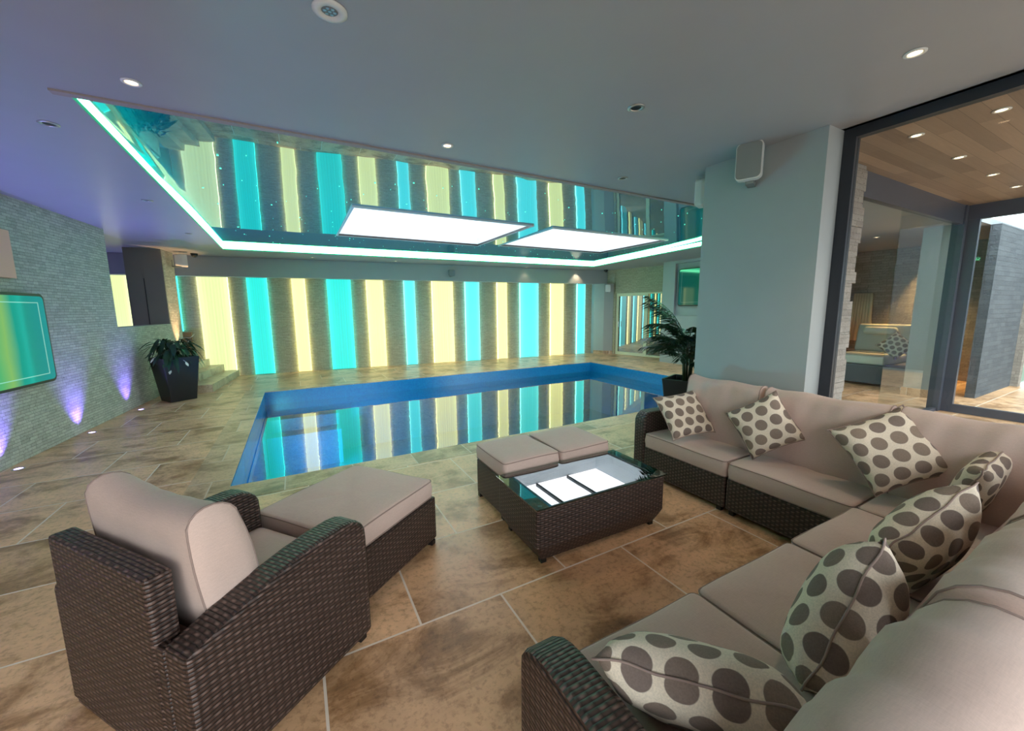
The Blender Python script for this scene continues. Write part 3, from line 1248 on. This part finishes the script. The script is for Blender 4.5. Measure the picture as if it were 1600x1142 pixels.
# ------------------------------------------------------------------ lights in the ceiling
def downlight(loc, label, on=True, r=.047, power=6):
    t = thing('downlight', label, 'downlight', loc, 0, 'recessed spotlights')
    bm = bmesh.new()
    lathe(bm, [(r * .62, .004), (r * .62, -.004), (r * .7, -.007), (r, -.004), (r, .0)], n=20)
    obj('bezel', bm, 'chrome' if not on else 'white_plastic', t, True)
    bm = bmesh.new()
    lathe(bm, [(r * .6, -.001), (r * .6, .004)], n=16)
    if on:
        obj('bulb', bm, 'warm_bulb', t)
        light('downlight_glow', 'SPOT', (loc[0], loc[1], loc[2] - .02), power, (1.0, .78, .52), (0, 0, 0), .03, spot=R(95), blend=.7)
    else:
        obj('lens', bm, 'black', t)
    return t


z = H - .001
downlight((-.715, 3.178, z), 'lit downlight in the ceiling nearest the left corner of the glowing recess', power=22)
downlight((1.172, 3.19, z), 'lit downlight in the ceiling centre, just in front of the glossy recess', power=22)
downlight((2.933, .967, z), 'lit downlight in the ceiling over the corner sofa', power=30)
downlight((2.066, 2.054, z), 'unlit small spotlight in the ceiling left of the pillar speaker', False, .055)
downlight((3.009, 3.143, z), 'unlit small spotlight in the ceiling close to the recess and pillar', False, .05)
downlight((-1.39, 4.099, z), 'unlit small spotlight at far left, nearest the stone wall television', False, .055)
downlight((-1.41, 6.274, z), 'unlit small spotlight halfway along the left arm of the recess', False, .055)
downlight((-1.448, 8.56, z), 'unlit small spotlight at the far end of the left ceiling strip', False, .05)
for x, y, nm in ((.482, 11.0, 'leftmost'), (2.47, 10.95, 'second from left'), (6.481, 10.88, 'second from right')):
    downlight((x, y, z), 'lit downlight above the striped wall, %s of its row of four' % nm, True, .045, 5)
downlight((8.40, 10.72, z), 'lit downlight above the striped wall, rightmost, casting a scallop on the bulkhead', True, .045, 26)
# colour changing spot near the top of the picture
t = thing('ceiling_spotlight', 'round white ceiling fitting with a grey lens cluster, overhead near the camera', 'ceiling light', (.235, 2.062, z))
bm = bmesh.new()
lathe(bm, [(.035, .0), (.035, -.006), (.055, -.010), (.072, -.005), (.072, 0)], n=28)
obj('bezel', bm, 'white_plastic', t, True)
bm = bmesh.new()
lathe(bm, [(.034, -.002), (.034, .0)], n=20)
for k in range(7):
    a = k * PI / 3
    rr = 0 if k == 6 else .02
    lathe(bm, [(.007, -.006), (.007, -.002)], (rr * math.cos(a), rr * math.sin(a), 0), 8, 1)
obj('lens', bm, ['grille', 'chrome'], t)
# lobby spots in the wood ceiling
for x, y, nm in ((4.65, 1.46, 'nearest the pillar in the front row'), (5.70, 1.46, 'second in the row along the glass'), (6.78, 1.46, 'third in the row along the glass'), (7.72, 1.46, 'farthest in the row along the glass'), (4.62, 1.00, 'beside the rooflight'), (4.2, .88, 'at the upper right edge of the view')):
    downlight((x, y, LH - .001), 'lit spotlight in the wooden ceiling, %s' % nm, True, .05, 9)
for x, y, nm in ((7.9, 3.09, 'nearer'), (9.9, 3.5, 'farther')):
    downlight((x, y, z), 'lit downlight in the white lounge ceiling behind the glass, the %s one' % nm, True, .05, 12)

# floor uplights grazing the stone wall
for i, (x, y) in enumerate(((-2.53, 7.256), (-2.372, 8.597), (-2.65, 5.91), (-2.77, 4.57), (-2.89, 3.2))):
    nm = ('second uplight from the planter along the stone wall', 'uplight in the floor beside the dark planter', 'uplight below the right edge of the stone wall television', 'uplight under the middle of the stone wall television', 'uplight nearest the camera along the stone wall')[i]
    t = thing('floor_uplight', 'violet ' + nm, 'floor light', (x, y, .001), 0, 'recessed floor uplights')
    bm = bmesh.new()
    lathe(bm, [(.034, 0), (.034, .004), (.05, .003), (.05, 0)], n=20)
    obj('bezel', bm, 'chrome', t)
    bm = bmesh.new()
    lathe(bm, [(.033, 0), (.033, .003)], n=16)
    obj('lens', bm, 'blue_bulb', t)
    light('floor_uplight_beam', 'SPOT', (x, y, .02), 85, (.22, .13, 1.0), (PI, R(-8), 0), .02, spot=R(74), blend=1)
    light('floor_uplight_spill', 'SPOT', (x, y, .02), 110, (.26, .30, 1.0), (PI, R(24), 0), .02, spot=R(88), blend=1)
light('alcove_blue_light', 'POINT', (-3.9, 11.3, .6), 60, (.25, .25, 1.0), size=.1)
# warm uplight on the stone pier
light('pier_uplight', 'SPOT', (-2.10, 11.1, .52), 240, (1.0, .55, .25), (PI, R(-6), 0), .02, spot=R(40), blend=.8)

# ------------------------------------------------------------------ SEATING
def leg(parent, x, y, s=.02, h=.035):
    obj('leg', box(x - s, x + s, y - s, y + s, 0, h, .003), 'black', parent)


def arm_profile(y0, y1, zr, zf):
    """armrest side profile: rear height zr arching up to zf then rounding over the front"""
    Ln = y1 - y0
    p = [(y0, .03), (y0, zr)]
    for q in (.12, .25, .4, .55, .7):
        p.append((y0 + Ln * q, zr + (zf - zr) * math.sin(q / .78 * PI / 2)))
    for a in (90, 70, 50, 30, 12):
        p.append((y1 - Ln * .16 + Ln * .16 * math.cos(R(a)), zf - .10 + .10 * math.sin(R(a))))
    p.append((y1, zf - .13))
    p.append((y1, .03))
    return p


# armchair: local +y = forward, +x = sitter's right seen from behind
ang = R(38) - PI / 2
f = Vector((math.cos(R(38)), math.sin(R(38))))
r = Vector((math.sin(R(38)), -math.cos(R(38))))
BR = Vector((-.374, 1.417))
o0 = BR + f * .375 - r * .445
chair = thing('rattan_armchair', 'brown rattan armchair with grey taupe cushions, seen from behind at lower left', 'armchair', (o0.x, o0.y, 0), ang)
bm = box(-.395, .275, -.379, -.30, .03, .765, .012)
B(bm, -.318, .318, -.376, -.335, .03, .53, 0, .006)
obj('backrest', bm, 'wicker', chair)
for sx in (-1, 1):
    x0, x1 = (.315, .445) if sx > 0 else (-.445, -.315)
    obj('armrest', extrude_profile(arm_profile(-.376, .382, .545, .65), x0, x1, .018), 'wicker', chair, False)
obj('seat_base', box(-.315, .315, -.30, .35, .03, .285, .01), 'wicker', chair)
seat_cushion('seat_cushion', chair, .625, .62, .13, (0, .055, .287), seed=2)
back_cushion('back_cushion', chair, .69, .53, .18, (-.028, -.13, .405), lean=.12, seed=5, top_dip=.03, wr=.004)
for x in (-.41, .41):
    for y in (-.33, .335):
        leg(chair, x, y)
# matching footstool
fs = thing('rattan_footstool', 'large brown rattan footstool with taupe cushion, pushed up to the armchair', 'footstool', (o0.x, o0.y, 0), ang)
fs.location = (o0.x + f.x * .79 - r.x * .06, o0.y + f.y * .79 - r.y * .06, 0)
obj('base', box(-.35, .35, -.385, .385, .035, .335, .012), 'wicker', fs)
seat_cushion('seat_cushion', fs, .69, .755, .125, (-.005, -.005, .337), seed=9, crown=.012)
for x in (-.33, .33):
    for y in (-.345, .345):
        leg(fs, x, y)

# two small ottomans
def ottoman(x, y, label, seed):
    t = thing('rattan_ottoman', label, 'ottoman', (x, y, 0), 0, 'small ottomans beside the coffee table')
    obj('base', box(-.255, .255, -.245, .245, .035, .335, .012), 'wicker', t)
    seat_cushion('seat_cushion', t, .502, .53, .125, (0, 0, .337), seed=seed, crown=.016)
    for dx in (-.23, .23):
        for dy in (-.22, .22):
            leg(t, dx, dy)


ottoman(1.53, 2.745, 'small rattan ottoman with taupe cushion, the left one behind the coffee table', 21)
ottoman(2.055, 2.745, 'small rattan ottoman with taupe cushion, the right one nearer the sofa arm', 22)

# coffee table
tb = thing('coffee_table', 'low brown rattan coffee table with a reflective glass top', 'coffee table', (1.745, 2.152, 0), R(-1))
bm = bmesh.new()
hx, hy = .545, .275
prof = [(hx - .05, hy - .04, .03), (hx - .012, hy - .01, .10), (hx, hy, .13), (hx, hy, .388)]
rings = []
for (a, b, z) in prof:
    rings.append([bm.verts.new((x, y, z)) for x, y in rrect(a * 2, b * 2, .022, 3, 1)])
n = len(rings[0])
for i in range(len(rings) - 1):
    for k in range(n):
        bm.faces.new((rings[i][k], rings[i][(k + 1) % n], rings[i + 1][(k + 1) % n], rings[i + 1][k]))
bm.faces.new(rings[0][::-1])
# rim and recessed shelf under the glass
inner = [bm.verts.new((x, y, .388)) for x, y in rrect(hx * 2 - .16, hy * 2 - .16, .02, 3, 1)]
low = [bm.verts.new((x, y, .33)) for x, y in rrect(hx * 2 - .16, hy * 2 - .16, .02, 3, 1)]
for k in range(n):
    bm.faces.new((rings[-1][k], rings[-1][(k + 1) % n], inner[(k + 1) % n], inner[k]))
    bm.faces.new((inner[k], inner[(k + 1) % n], low[(k + 1) % n], low[k]))
bm.faces.new(low)
obj('body', bm, 'wicker', tb)
obj('glass_top', box(-hx - .012, hx + .012, -hy - .012, hy + .012, .392, .402, .002), 'table_glass', tb)
for dx in (-1, 1):
    for dy in (-1, 1):
        bm = bmesh.new()
        lathe(bm, [(.014, .386), (.014, .3918)], (dx * (hx - .045), dy * (hy - .045), 0), 14)
        obj('suction_pad', bm, simple('clear_rubber', (.35, .4, .4), .4), tb)
for dx in (-.47, .47):
    for dy in (-.21, .21):
        leg(tb, dx, dy)


# modular sofa ------------------------------------------------------
SG = 'modular corner sofa sections'
FX = 2.835      # front face of the leg along the window
FY = .955       # front face of the leg nearest the camera


def sofa_long(y0, y1, label, arm=False, seed=0):
    """section of the leg along the pillar, facing -x. local: +y = forward (-x world), x across (world +y = local -x)"""
    yc = (y0 + y1) / 2
    w = y1 - y0
    t = thing('rattan_sofa_section', label, 'sofa section', (3.145, yc, 0), R(90), SG)
    # local +y -> world -x ; local +x -> world +y
    g = .004
    obj('base', box(-w / 2 + g, w / 2 - g, -.22, .31, .035, .285, .01), 'wicker', t)
    obj('backrest', box(-w / 2 + g, w / 2 - g, -.305, -.222, .035, .74, .012), 'wicker', t)
    seat_cushion('seat_cushion', t, w - .012, .56, .13, (0, .035, .288), seed=seed, crown=.016)
    back_cushion('back_cushion', t, w - (.16 if arm else .035), .56, .15, (-.065 if arm else 0, -.118, .40), lean=.07, seed=seed + 50, top_dip=.004)
    for x in (-w / 2 + .05, w / 2 - .05):
        for y in (-.26, .28):
            leg(t, x, y)
    if arm:
        obj('armrest', extrude_profile(arm_profile(-.305, .315, .56, .615), w / 2, w / 2 + .13, .018), 'wicker', t)
    return t


sofa_long(1.753, 2.575, 'rattan sofa section with a curved arm nearest the pool', True, 31)
sofa_long(.955, 1.749, 'armless rattan sofa section between the poolside arm and the corner', False, 32)


def sofa_near(x0, x1, label, arm=False, seed=0):
    """section of the leg nearest the camera, facing +y"""
    xc = (x0 + x1) / 2
    w = x1 - x0
    t = thing('rattan_sofa_section', label, 'sofa section', (xc, .60, 0), 0, SG)
    g = .004
    obj('base', box(-w / 2 + g, w / 2 - g, -.598, .35, .035, .285, .01), 'wicker', t)
    obj('backrest', box(-w / 2 + g, w / 2 - g, -.67, -.60, .035, .68, .012), 'wicker', t)
    seat_cushion('seat_cushion', t, w - .012, .60, .13, (0, .06, .288), seed=seed, crown=.016)
    back_cushion('back_cushion', t, w - .03, .625, .26, (0 if not arm else -.03, -.31, .30), lean=.20, seed=seed + 50, top_dip=.006)
    for x in (-w / 2 + .05, w / 2 - .05):
        for y in (-.62, .31):
            leg(t, x, y)
    if arm:
        obj('armrest', extrude_profile(arm_profile(-.665, .355, .56, .61), -w / 2 - .13, -w / 2, .018), 'wicker', t)
    return t


sofa_near(2.122, 2.828, 'armless rattan sofa section next to the corner seat, facing the pool', False, 33)
sofa_near(1.394, 2.118, 'armless rattan sofa section in the middle of the run nearest the camera', False, 34)
sofa_near(.665, 1.390, 'rattan sofa section with an arm at the bottom edge of the picture', True, 35)
# corner section
t = thing('rattan_sofa_section', 'square corner section joining the two runs of the rattan sofa', 'sofa section', (3.14, .58, 0), 0, SG)
obj('base', box(-.308, .225, -.575, .368, .035, .285, .01), 'wicker', t)
obj('backrest', box(.228, .31, -.65, .368, .035, .74, .012), 'wicker', t)
obj('backrest', box(-.308, .226, -.65, -.58, .035, .68, .012), 'wicker', t)
seat_cushion('seat_cushion', t, .60, .62, .13, (-.005, .055, .288), seed=36, crown=.016)
back_cushion('back_cushion', t, .69, .565, .15, (.118, .005, .40), rz=R(90), lean=.07, seed=88)
back_cushion('back_cushion', t, .50, .60, .20, (-.055, -.47, .30), lean=.12, seed=89)
for x in (-.26, .26):
    for y in (-.60, .32):
        leg(t, x, y)


# scatter pillows ----------------------------------------------------
def pillow(c, n, roll, s, label, u=None, th=.075, seed=0, uvoff=(0, 0)):
    n = Vector(n).normalized()
    if u is None:
        a = Vector((0, 0, 1)).cross(n).normalized()
        b = n.cross(a)
        u = math.cos(roll) * a + math.sin(roll) * b
    else:
        u = Vector(u).normalized()
        n = (n - u * n.dot(u)).normalized()
    v = n.cross(u)
    rnd = random.Random(seed)
    ph = [rnd.uniform(0, 6.3) for _ in range(4)]
    N = 22
    bm = bmesh.new()
    lay = bm.loops.layers.uv.new('UVMap')
    arc = [0.0]                      # cloth length across the bulge, so the print is not stretched
    for i in range(N):
        h0, h1 = [th * (1 - (2 * q / N - 1) ** 4) ** .62 for q in (i, i + 1)]
        arc.append(arc[-1] + math.hypot(s / N, h1 - h0))
    vs = {}
    for side in (1, -1):
        for i in range(N + 1):
            for j in range(N + 1):
                a, b = 2 * i / N - 1, 2 * j / N - 1
                edge = i in (0, N) or j in (0, N)
                if edge and side == -1:
                    vs[(side, i, j)] = vs[(1, i, j)]
                    continue
                pin = .085
                x = a * (1 - pin * (1 - abs(b) ** 2.2) * abs(a) ** 3) * s / 2
                y = b * (1 - pin * (1 - abs(a) ** 2.2) * abs(b) ** 3) * s / 2
                h = th * ((1 - a ** 4) * (1 - b ** 4)) ** .62
                h *= 1 + .10 * math.sin(3 * a + ph[0]) * math.sin(2.5 * b + ph[1])
                cr = .006 * math.sin(9 * (a + b) + ph[2]) * (abs(a * b)) * (1 if not edge else 1.2)
                vs[(side, i, j)] = bm.verts.new((x, y, side * h + cr))
    for side in (1, -1):
        for i in range(N):
            for j in range(N):
                q = [(i, j), (i + 1, j), (i + 1, j + 1), (i, j + 1)]
                if side == -1:
                    q = q[::-1]
                f = bm.faces.new([vs[(side,) + k] for k in q])
                for lp, (ii, jj) in zip(f.loops, q):
                    lp[lay].uv = (arc[ii] + uvoff[0], arc[jj] + uvoff[1])
    o = obj('scatter_cushion', bm, 'dots', None, True, uv=False)
    m = Matrix((u, v, n)).transposed().to_4x4()
    m.translation = Vector(c)
    o.matrix_world = m
    tag(o, label, 'scatter cushion', 'polka dot scatter cushions')
    pb = bmesh.new()
    pts = []
    for k in range(4 * N):
        e, q = divmod(k, N)
        t = 2 * q / N - 1
        a, b = [(t, -1), (1, t), (-t, 1), (-1, -t)][e]
        pin = .085
        x = a * (1 - pin * (1 - abs(b) ** 2.2) * abs(a) ** 3) * s / 2
        y = b * (1 - pin * (1 - abs(a) ** 2.2) * abs(b) ** 3) * s / 2
        pts.append((x * 1.004, y * 1.004, .006 * math.sin(9 * (a + b) + ph[2]) * abs(a * b) * 1.2))
    tube(pb, pts, .0035, True, 5)
    obj('seam_piping', pb, 'piping', o, True)
    return o


def nazel(az, el):
    return (math.cos(R(el)) * math.cos(R(az)), math.cos(R(el)) * math.sin(R(az)), math.sin(R(el)))


pillow((3.00, 2.28, .65), nazel(248, 40), .145, .425, 'polka dot cushion leaning on the curved sofa arm nearest the pool', seed=1, th=.06)
pillow((3.09, 1.64, .70), nazel(204, 12), 3.733, .395, 'polka dot cushion balanced on its corner on the middle of the long sofa run', seed=2, uvoff=(.03, .02))
pillow((3.12, .92, .73), nazel(212, 34), .5255, .44, 'large tilted polka dot cushion at the corner of the sofa', seed=3, uvoff=(.02, .05))
pillow((3.17, .57, .63), (0, .9, .3), 0, .44, 'polka dot cushion wedged in the sofa corner, at the right edge of the picture', u=(.97, -.04, .2), seed=4)
pillow((2.19, .53, .62), (0, .9, .3), 0, .47, 'polka dot cushion leaning in the second near seat from the corner', u=(.85, -.24, .47), seed=5, th=.105, uvoff=(.04, 0))
pillow((1.49, .50, .565), (-.157, .96, .21), 0, .50, 'upright polka dot cushion in front of the big near backrest cushions', u=(-.707, .04, -.707), seed=6, th=.12, uvoff=(.05, .03))
pillow((.93, .615, .53), (.514, .462, .708), 0, .50, 'polka dot cushion lying against the nearest sofa arm', u=(.6, -.79, .08), seed=7, th=.10, uvoff=(.01, .03))

# ------------------------------------------------------------------ televisions
def television(name_label, origin, wdir, ndir, w, h, z0, screen_key='screen'):
    """origin = plan point at the right lower corner; wdir along wall, ndir out of the wall"""
    t = thing('television', name_label, 'television', (origin[0], origin[1], z0), math.atan2(wdir[1], wdir[0]))
    s = 1 if (wdir[0] * ndir[1] - wdir[1] * ndir[0]) > 0 else -1
    # rounded bezel
    bm = bmesh.new()
    ol = rrect(w, h, .07, 5, 1)
    a = [bm.verts.new((x + w / 2, s * .06, y + h / 2)) for x, y in ol]
    b = [bm.verts.new((x + w / 2, 0.0, y + h / 2)) for x, y in ol]
    n = len(ol)
    bm.faces.new(a)
    bm.faces.new(b[::-1])
    for k in range(n):
        bm.faces.new((a[k], b[k], b[(k + 1) % n], a[(k + 1) % n]))
    bmesh.ops.recalc_face_normals(bm, faces=bm.faces)
    obj('bezel', bm, 'black', t)
    bm = bmesh.new()
    la = bm.loops.layers.uv.new('across')
    e = .030
    ol = rrect(w - 2 * e, h - 2 * e, .05, 5, 1)
    a = [bm.verts.new((x + w / 2, s * .066, y + h / 2)) for x, y in ol]
    b = [bm.verts.new((x + w / 2, s * .061, y + h / 2)) for x, y in ol]
    fa = bm.faces.new(a)
    bm.faces.new(b[::-1])
    for k in range(len(ol)):
        bm.faces.new((a[k], b[k], b[(k + 1) % len(ol)], a[(k + 1) % len(ol)]))
    for f in bm.faces:
        for lp in f.loops:
            lp[la].uv = (lp.vert.co.x / w, lp.vert.co.z / h)
    bmesh.ops.recalc_face_normals(bm, faces=bm.faces)
    obj('screen', bm, screen_key, t)
    return t


ldir = Vector((.0895, 1)).normalized()
p0 = Vector(lw(4.98, -.03))
television('wall television on the cream stone wall, its screen glowing green', (p0.x, p0.y), (ldir.x, ldir.y), (ldir.y, -ldir.x), 1.85, 1.03, .80)
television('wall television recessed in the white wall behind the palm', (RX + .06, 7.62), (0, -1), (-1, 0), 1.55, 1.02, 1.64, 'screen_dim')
# peach canvas on the left wall
p1 = lw(5.5, -.005)
p2 = lw(6.53, -.005)
bm = bmesh.new()
prism(bm, [lw(5.5, -.004), lw(5.5, -.05), lw(6.53, -.05), lw(6.53, -.004)], 1.99, 2.50)
tag(obj('canvas', bm, 'peach'), 'plain peach coloured canvas above the stone wall television, cut by the picture edge', 'wall art')

# ------------------------------------------------------------------ speakers and cameras
def speaker(loc, rz, w, h, d, label, front='grille', body='white_plastic', tilt=0.0):
    t = thing('wall_speaker', label, 'speaker', loc, rz, 'wall speakers')
    bm = bmesh.new()
    # body tapers backwards; +y = front
    ol = rrect(w, h, min(w, h) * .18, 4, 1)
    ol2 = rrect(w * .8, h * .86, min(w, h) * .2, 4, 1)
    r0 = [bm.verts.new((x, 0.0, y)) for x, y in ol2]
    r1 = [bm.verts.new((x, d * .6, y)) for x, y in ol]
    r2 = [bm.verts.new((x, d, y)) for x, y in ol]
    n = len(ol)
    for a, b in ((r0, r1), (r1, r2)):
        for k in range(n):
            bm.faces.new((a[(k + 1) % n], a[k], b[k], b[(k + 1) % n]))
    bm.faces.new(r0)
    bm.faces.new(r2[::-1])
    bmesh.ops.recalc_face_normals(bm, faces=bm.faces)
    b = obj('cabinet', bm, body, t)
    bm = bmesh.new()
    ol = rrect(w * .93, h * .95, min(w, h) * .17, 4, 1)
    r1 = [bm.verts.new((x, d + .001, y)) for x, y in ol]
    r2 = [bm.verts.new((x * .98, d + .010, y * .98)) for x, y in ol]
    for k in range(n):
        bm.faces.new((r1[(k + 1) % n], r1[k], r2[k], r2[(k + 1) % n]))
    bm.faces.new(r2[::-1])
    bm.faces.new(r1)
    bmesh.ops.recalc_face_normals(bm, faces=bm.faces)
    g = obj('grille', bm, front, t)
    bm = bmesh.new()
    B(bm, -.03, .03, -.06, d * .5, -h * .5 - .018, -h * .5 + .01)
    B(bm, -.03, .03, -.062, -.045, -h * .5 - .018, 0)
    br = obj('bracket', bm, 'grille', t)
    for q in (b, g):
        q.rotation_euler = (tilt, 0, 0)
    return t


speaker((3.435, 2.09, 2.765), R(112), .19, .285, .15, 'white speaker with grey grille high on the white pillar above the sofa')
speaker((3.74, 2.66, 2.74), R(20), .17, .26, .13, 'speaker on the pool side of the pillar, edge just showing', 'white_plastic')
speaker((-2.18, 11.15, 2.72), R(-80), .19, .27, .20, 'white speaker on the stone pier at the far left', 'white_plastic')
speaker((4.09, far_y(4.09) - .36, 2.66), R(180), .19, .18, .08, 'small grey speaker on the bulkhead above the broad cream panel', 'grille', 'grille')
speaker((9.50, 10.50, 2.27), R(145), .17, .24, .12, 'small white speaker on the column beside the glass door', 'white_plastic')


def dome(loc, label, r=.07):
    t = thing('dome_camera', label, 'security camera', loc, 0, 'dome cameras')
    bm = bmesh.new()
    lathe(bm, [(r, -.02), (r, 0)], n=20)
    obj('base', bm, 'black', t)
    bm = bmesh.new()
    lathe(bm, [(r * .2, -.02 - r * .9), (r * .55, -.02 - r * .75), (r * .85, -.02 - r * .4), (r * .95, -.0201)], n=20)
    obj('dome', bm, 'black', t, True)


dome((-1.87, 11.35, H - .001), 'black dome camera under the ceiling left of the bulkhead')
dome((9.45, 10.55, H - .001), 'black dome camera in the far right ceiling corner')

# ------------------------------------------------------------------ plants
def pot(t, b, w, h, rz=0):
    bm = bmesh.new()
    r0 = [bm.verts.new((x, y, 0)) for x, y in rrect(b, b, .015, 2, 1)]
    r1 = [bm.verts.new((x, y, h)) for x, y in rrect(w, w, .015, 2, 1)]
    r2 = [bm.verts.new((x, y, h)) for x, y in rrect(w - .05, w - .05, .012, 2, 1)]
    r3 = [bm.verts.new((x, y, h - .06)) for x, y in rrect(w - .06, w - .06, .012, 2, 1)]
    n = len(r0)
    for A, Bq in ((r0, r1), (r1, r2), (r2, r3)):
        for k in range(n):
            bm.faces.new((A[k], A[(k + 1) % n], Bq[(k + 1) % n], Bq[k]))
    bm.faces.new(r0[::-1])
    f = bm.faces.new(r3)
    f.material_index = 1
    o = obj('pot', bm, ['pot', 'soil'], t)
    o.rotation_euler = (0, 0, rz)
    return o


pl = thing('potted_peace_lily', 'peace lily with drooping leaves in a tall dark planter by the steps', 'potted plant', (-2.0, 9.26, 0), 0)
pt = pot(pl, .40, .56, .80, R(33))
bm = bmesh.new()
B(bm, .04, .085, -.262, -.258, .20, .22)
# small pale badge on the planter front
bd = obj('badge', bm, 'chrome', pt)
bd.rotation_euler = (R(-5.7), 0, 0)
bd.location = (0, .02, 0)
rnd = random.Random(5)
bm = bmesh.new()
for k in range(120):
    a = rnd.uniform(0, 2 * PI)
    reach = rnd.uniform(.18, .46)
    top = rnd.uniform(.12, .42)
    drop = rnd.uniform(.0, .34)
    w = rnd.uniform(.022, .042)
    d = Vector((math.cos(a), math.sin(a), 0))
    s = Vector((-d.y, d.x, 0))
    pts = []
    base = Vector((0, 0, .74)) + d * .03
    for i in range(8):
        q = i / 7
        z = .74 + top * math.sin(min(1, q * 1.7) * PI / 2) - drop * max(0, q - .45) ** 1.3 * 2.4
        pts.append((base + d * reach * q ** .85) * 1.0 + Vector((0, 0, z - .74)))
    L_, R_ = [], []
    for i, p in enumerate(pts):
        q = i / 7
        ww = w * (0.08 if q < .42 else max(0, math.sin((q - .42) / .58 * PI)) ** .7 + .05)
        L_.append(bm.verts.new(p + s * ww + Vector((0, 0, ww * .3))))
        R_.append(bm.verts.new(p - s * ww + Vector((0, 0, ww * .3))))
    cs = [bm.verts.new(p) for p in pts]
    for i in range(7):
        bm.faces.new((L_[i], cs[i], cs[i + 1], L_[i + 1]))
        bm.faces.new((cs[i], R_[i], R_[i + 1], cs[i + 1]))
obj('foliage', bm, 'leaf', pl, True)
for (a, rr, z1) in ((-.25, .30, 1.14), (-.9, .34, .72), (-1.6, .30, .60), (-2.2, .36, .82), (.9, .25, 1.0)):
    bm = bmesh.new()
    d = Vector((math.cos(a), math.sin(a), 0))
    s = Vector((-d.y, d.x, 0))
    tip = d * rr + Vector((0, 0, z1))
    tube(bm, [(0, 0, .74), d * rr * .4 + Vector((0, 0, .74 + (z1 - .74) * .8 + .08)), tip], .003)
    prev = None
    for i in range(6):
        q = i / 5
        p = tip + (d * .5 + Vector((0, 0, .5 if z1 > .9 else -.6))) * .13 * q
        ww = .022 * math.sin(max(.05, min(.97, q)) * PI) + .001
        cur = [bm.verts.new(p + s * ww), bm.verts.new(p - d * .006), bm.verts.new(p - s * ww)]
        if prev:
            bm.faces.new((prev[0], prev[1], cur[1], cur[0]))
            bm.faces.new((prev[1], prev[2], cur[2], cur[1]))
        prev = cur
    obj('flower', bm, 'flower', pl, True)

pm = thing('potted_palm', 'bushy palm in a dark pot between the sofa and the pool', 'potted plant', (4.36, 3.30, 0), 0)
pot(pm, .34, .48, .70, R(20))
bm = bmesh.new()
rnd = random.Random(8)
for k in range(9):
    a = k * .7
    tube(bm, [(.04 * math.cos(a), .04 * math.sin(a), .64), (.06 * math.cos(a), .06 * math.sin(a), .95), (.085 * math.cos(a), .085 * math.sin(a), 1.25)], .012, taper=.6)
obj('stems', bm, 'stem', pm, True)
for k in range(44):
    a = k * 2.399 + rnd.uniform(-.2, .2)
    ln = rnd.uniform(.42, .78)
    el = rnd.uniform(.45, 1.5)
    z0 = rnd.uniform(.85, 1.25)
    d = Vector((math.cos(a), math.sin(a), 0))
    # keep fronds off the pillar: shorter on that side
    if d.x < -.2 and d.y < .3:
        ln *= .62
    if d.y < -.5:
        ln *= .6
    bm = bmesh.new()
    pts = []
    for i in range(11):
        q = i / 10
        e = el - 1.0 * q
        if i == 0:
            p = Vector((0, 0, z0)) + d * .05
        else:
            p = pts[-1] + (d * math.cos(e) + Vector((0, 0, math.sin(e)))) * ln / 10
        pts.append(p)
    tube(bm, pts, .006, taper=.3, n=5)
    for i in range(2, 11):
        for half in (0, .33, .66):
            q = (i + half) / 10.7
            p = pts[i] if half == 0 or i == 10 else pts[i].lerp(pts[i + 1], half)
            t = (pts[min(i + 1, 10)] - pts[i - 1]).normalized()
            for sgn in (-1, 1):
                s = t.cross(Vector((0, 0, 1))).normalized() * sgn
                dirv = (s * .8 + t * .75 + Vector((0, 0, -.15 - .35 * rnd.random()))).normalized()
                L2 = ln * .36 * max(0, math.sin(min(1, q * .9 + .12) * PI)) ** .6 * rnd.uniform(.8, 1.1) + .03
                wv = t.cross(dirv).normalized().cross(dirv) * .009
                tip = p + dirv * L2 + Vector((0, 0, -.18 * L2))
                m = p + dirv * L2 * .45
                v0, v1, v2, v3 = [bm.verts.new(x) for x in (p, m + wv, tip, m - wv)]
                bm.faces.new((v0, v1, v2, v3))
    obj('frond', bm, 'palm_leaf', pm)

# ------------------------------------------------------------------ lounge furniture behind the glass
lg = thing('grey_daybed', 'low grey upholstered daybed with off-white seat, seen through the glass', 'daybed', (10.75, 3.75, 0), 0)
obj('base', box(-.75, .75, -1.0, 1.0, .05, .42, .02), 'sofa_grey', lg)
obj('seat_cushion', box(-.70, .45, -.55, .35, .422, .60, .04), 'sofa_white', lg, True)
o = obj('backrest', box(-.09, .09, -.5, .5, 0, .62, .05), 'sofa_white', lg, True)
o.location = (.55, -.1, .58)
o.rotation_euler = (0, R(12), 0)
obj('head_pillow', box(.30, .50, -.34, .22, .98, 1.14, .06), 'sofa_white', lg, True)
for x in (-.62, .62):
    for y in (-.85, .85):
        obj('leg', box(x - .12, x + .12, y - .02, y + .02, 0, .05), 'chrome', lg)
pillow((10.55, 3.22, .80), nazel(200, 25), .8, .44, 'polka dot cushion on the daybed behind the glass', seed=12)
rb = bmesh.new()
for k in range(7):
    tube(rb, [(.0, -.15 + .05 * k, 1.9), (-.04, -.17 + .055 * k, 1.4), (-.05 + .02 * (k % 2), -.2 + .065 * k, .75)], .04, taper=1.3, n=8)
o = obj('hanging_robe', rb, 'robe', None, True)
o.location = (12.255, 4.45, 0)
tag(o, 'cream towelling robe hanging on the lounge stone wall', 'robe')
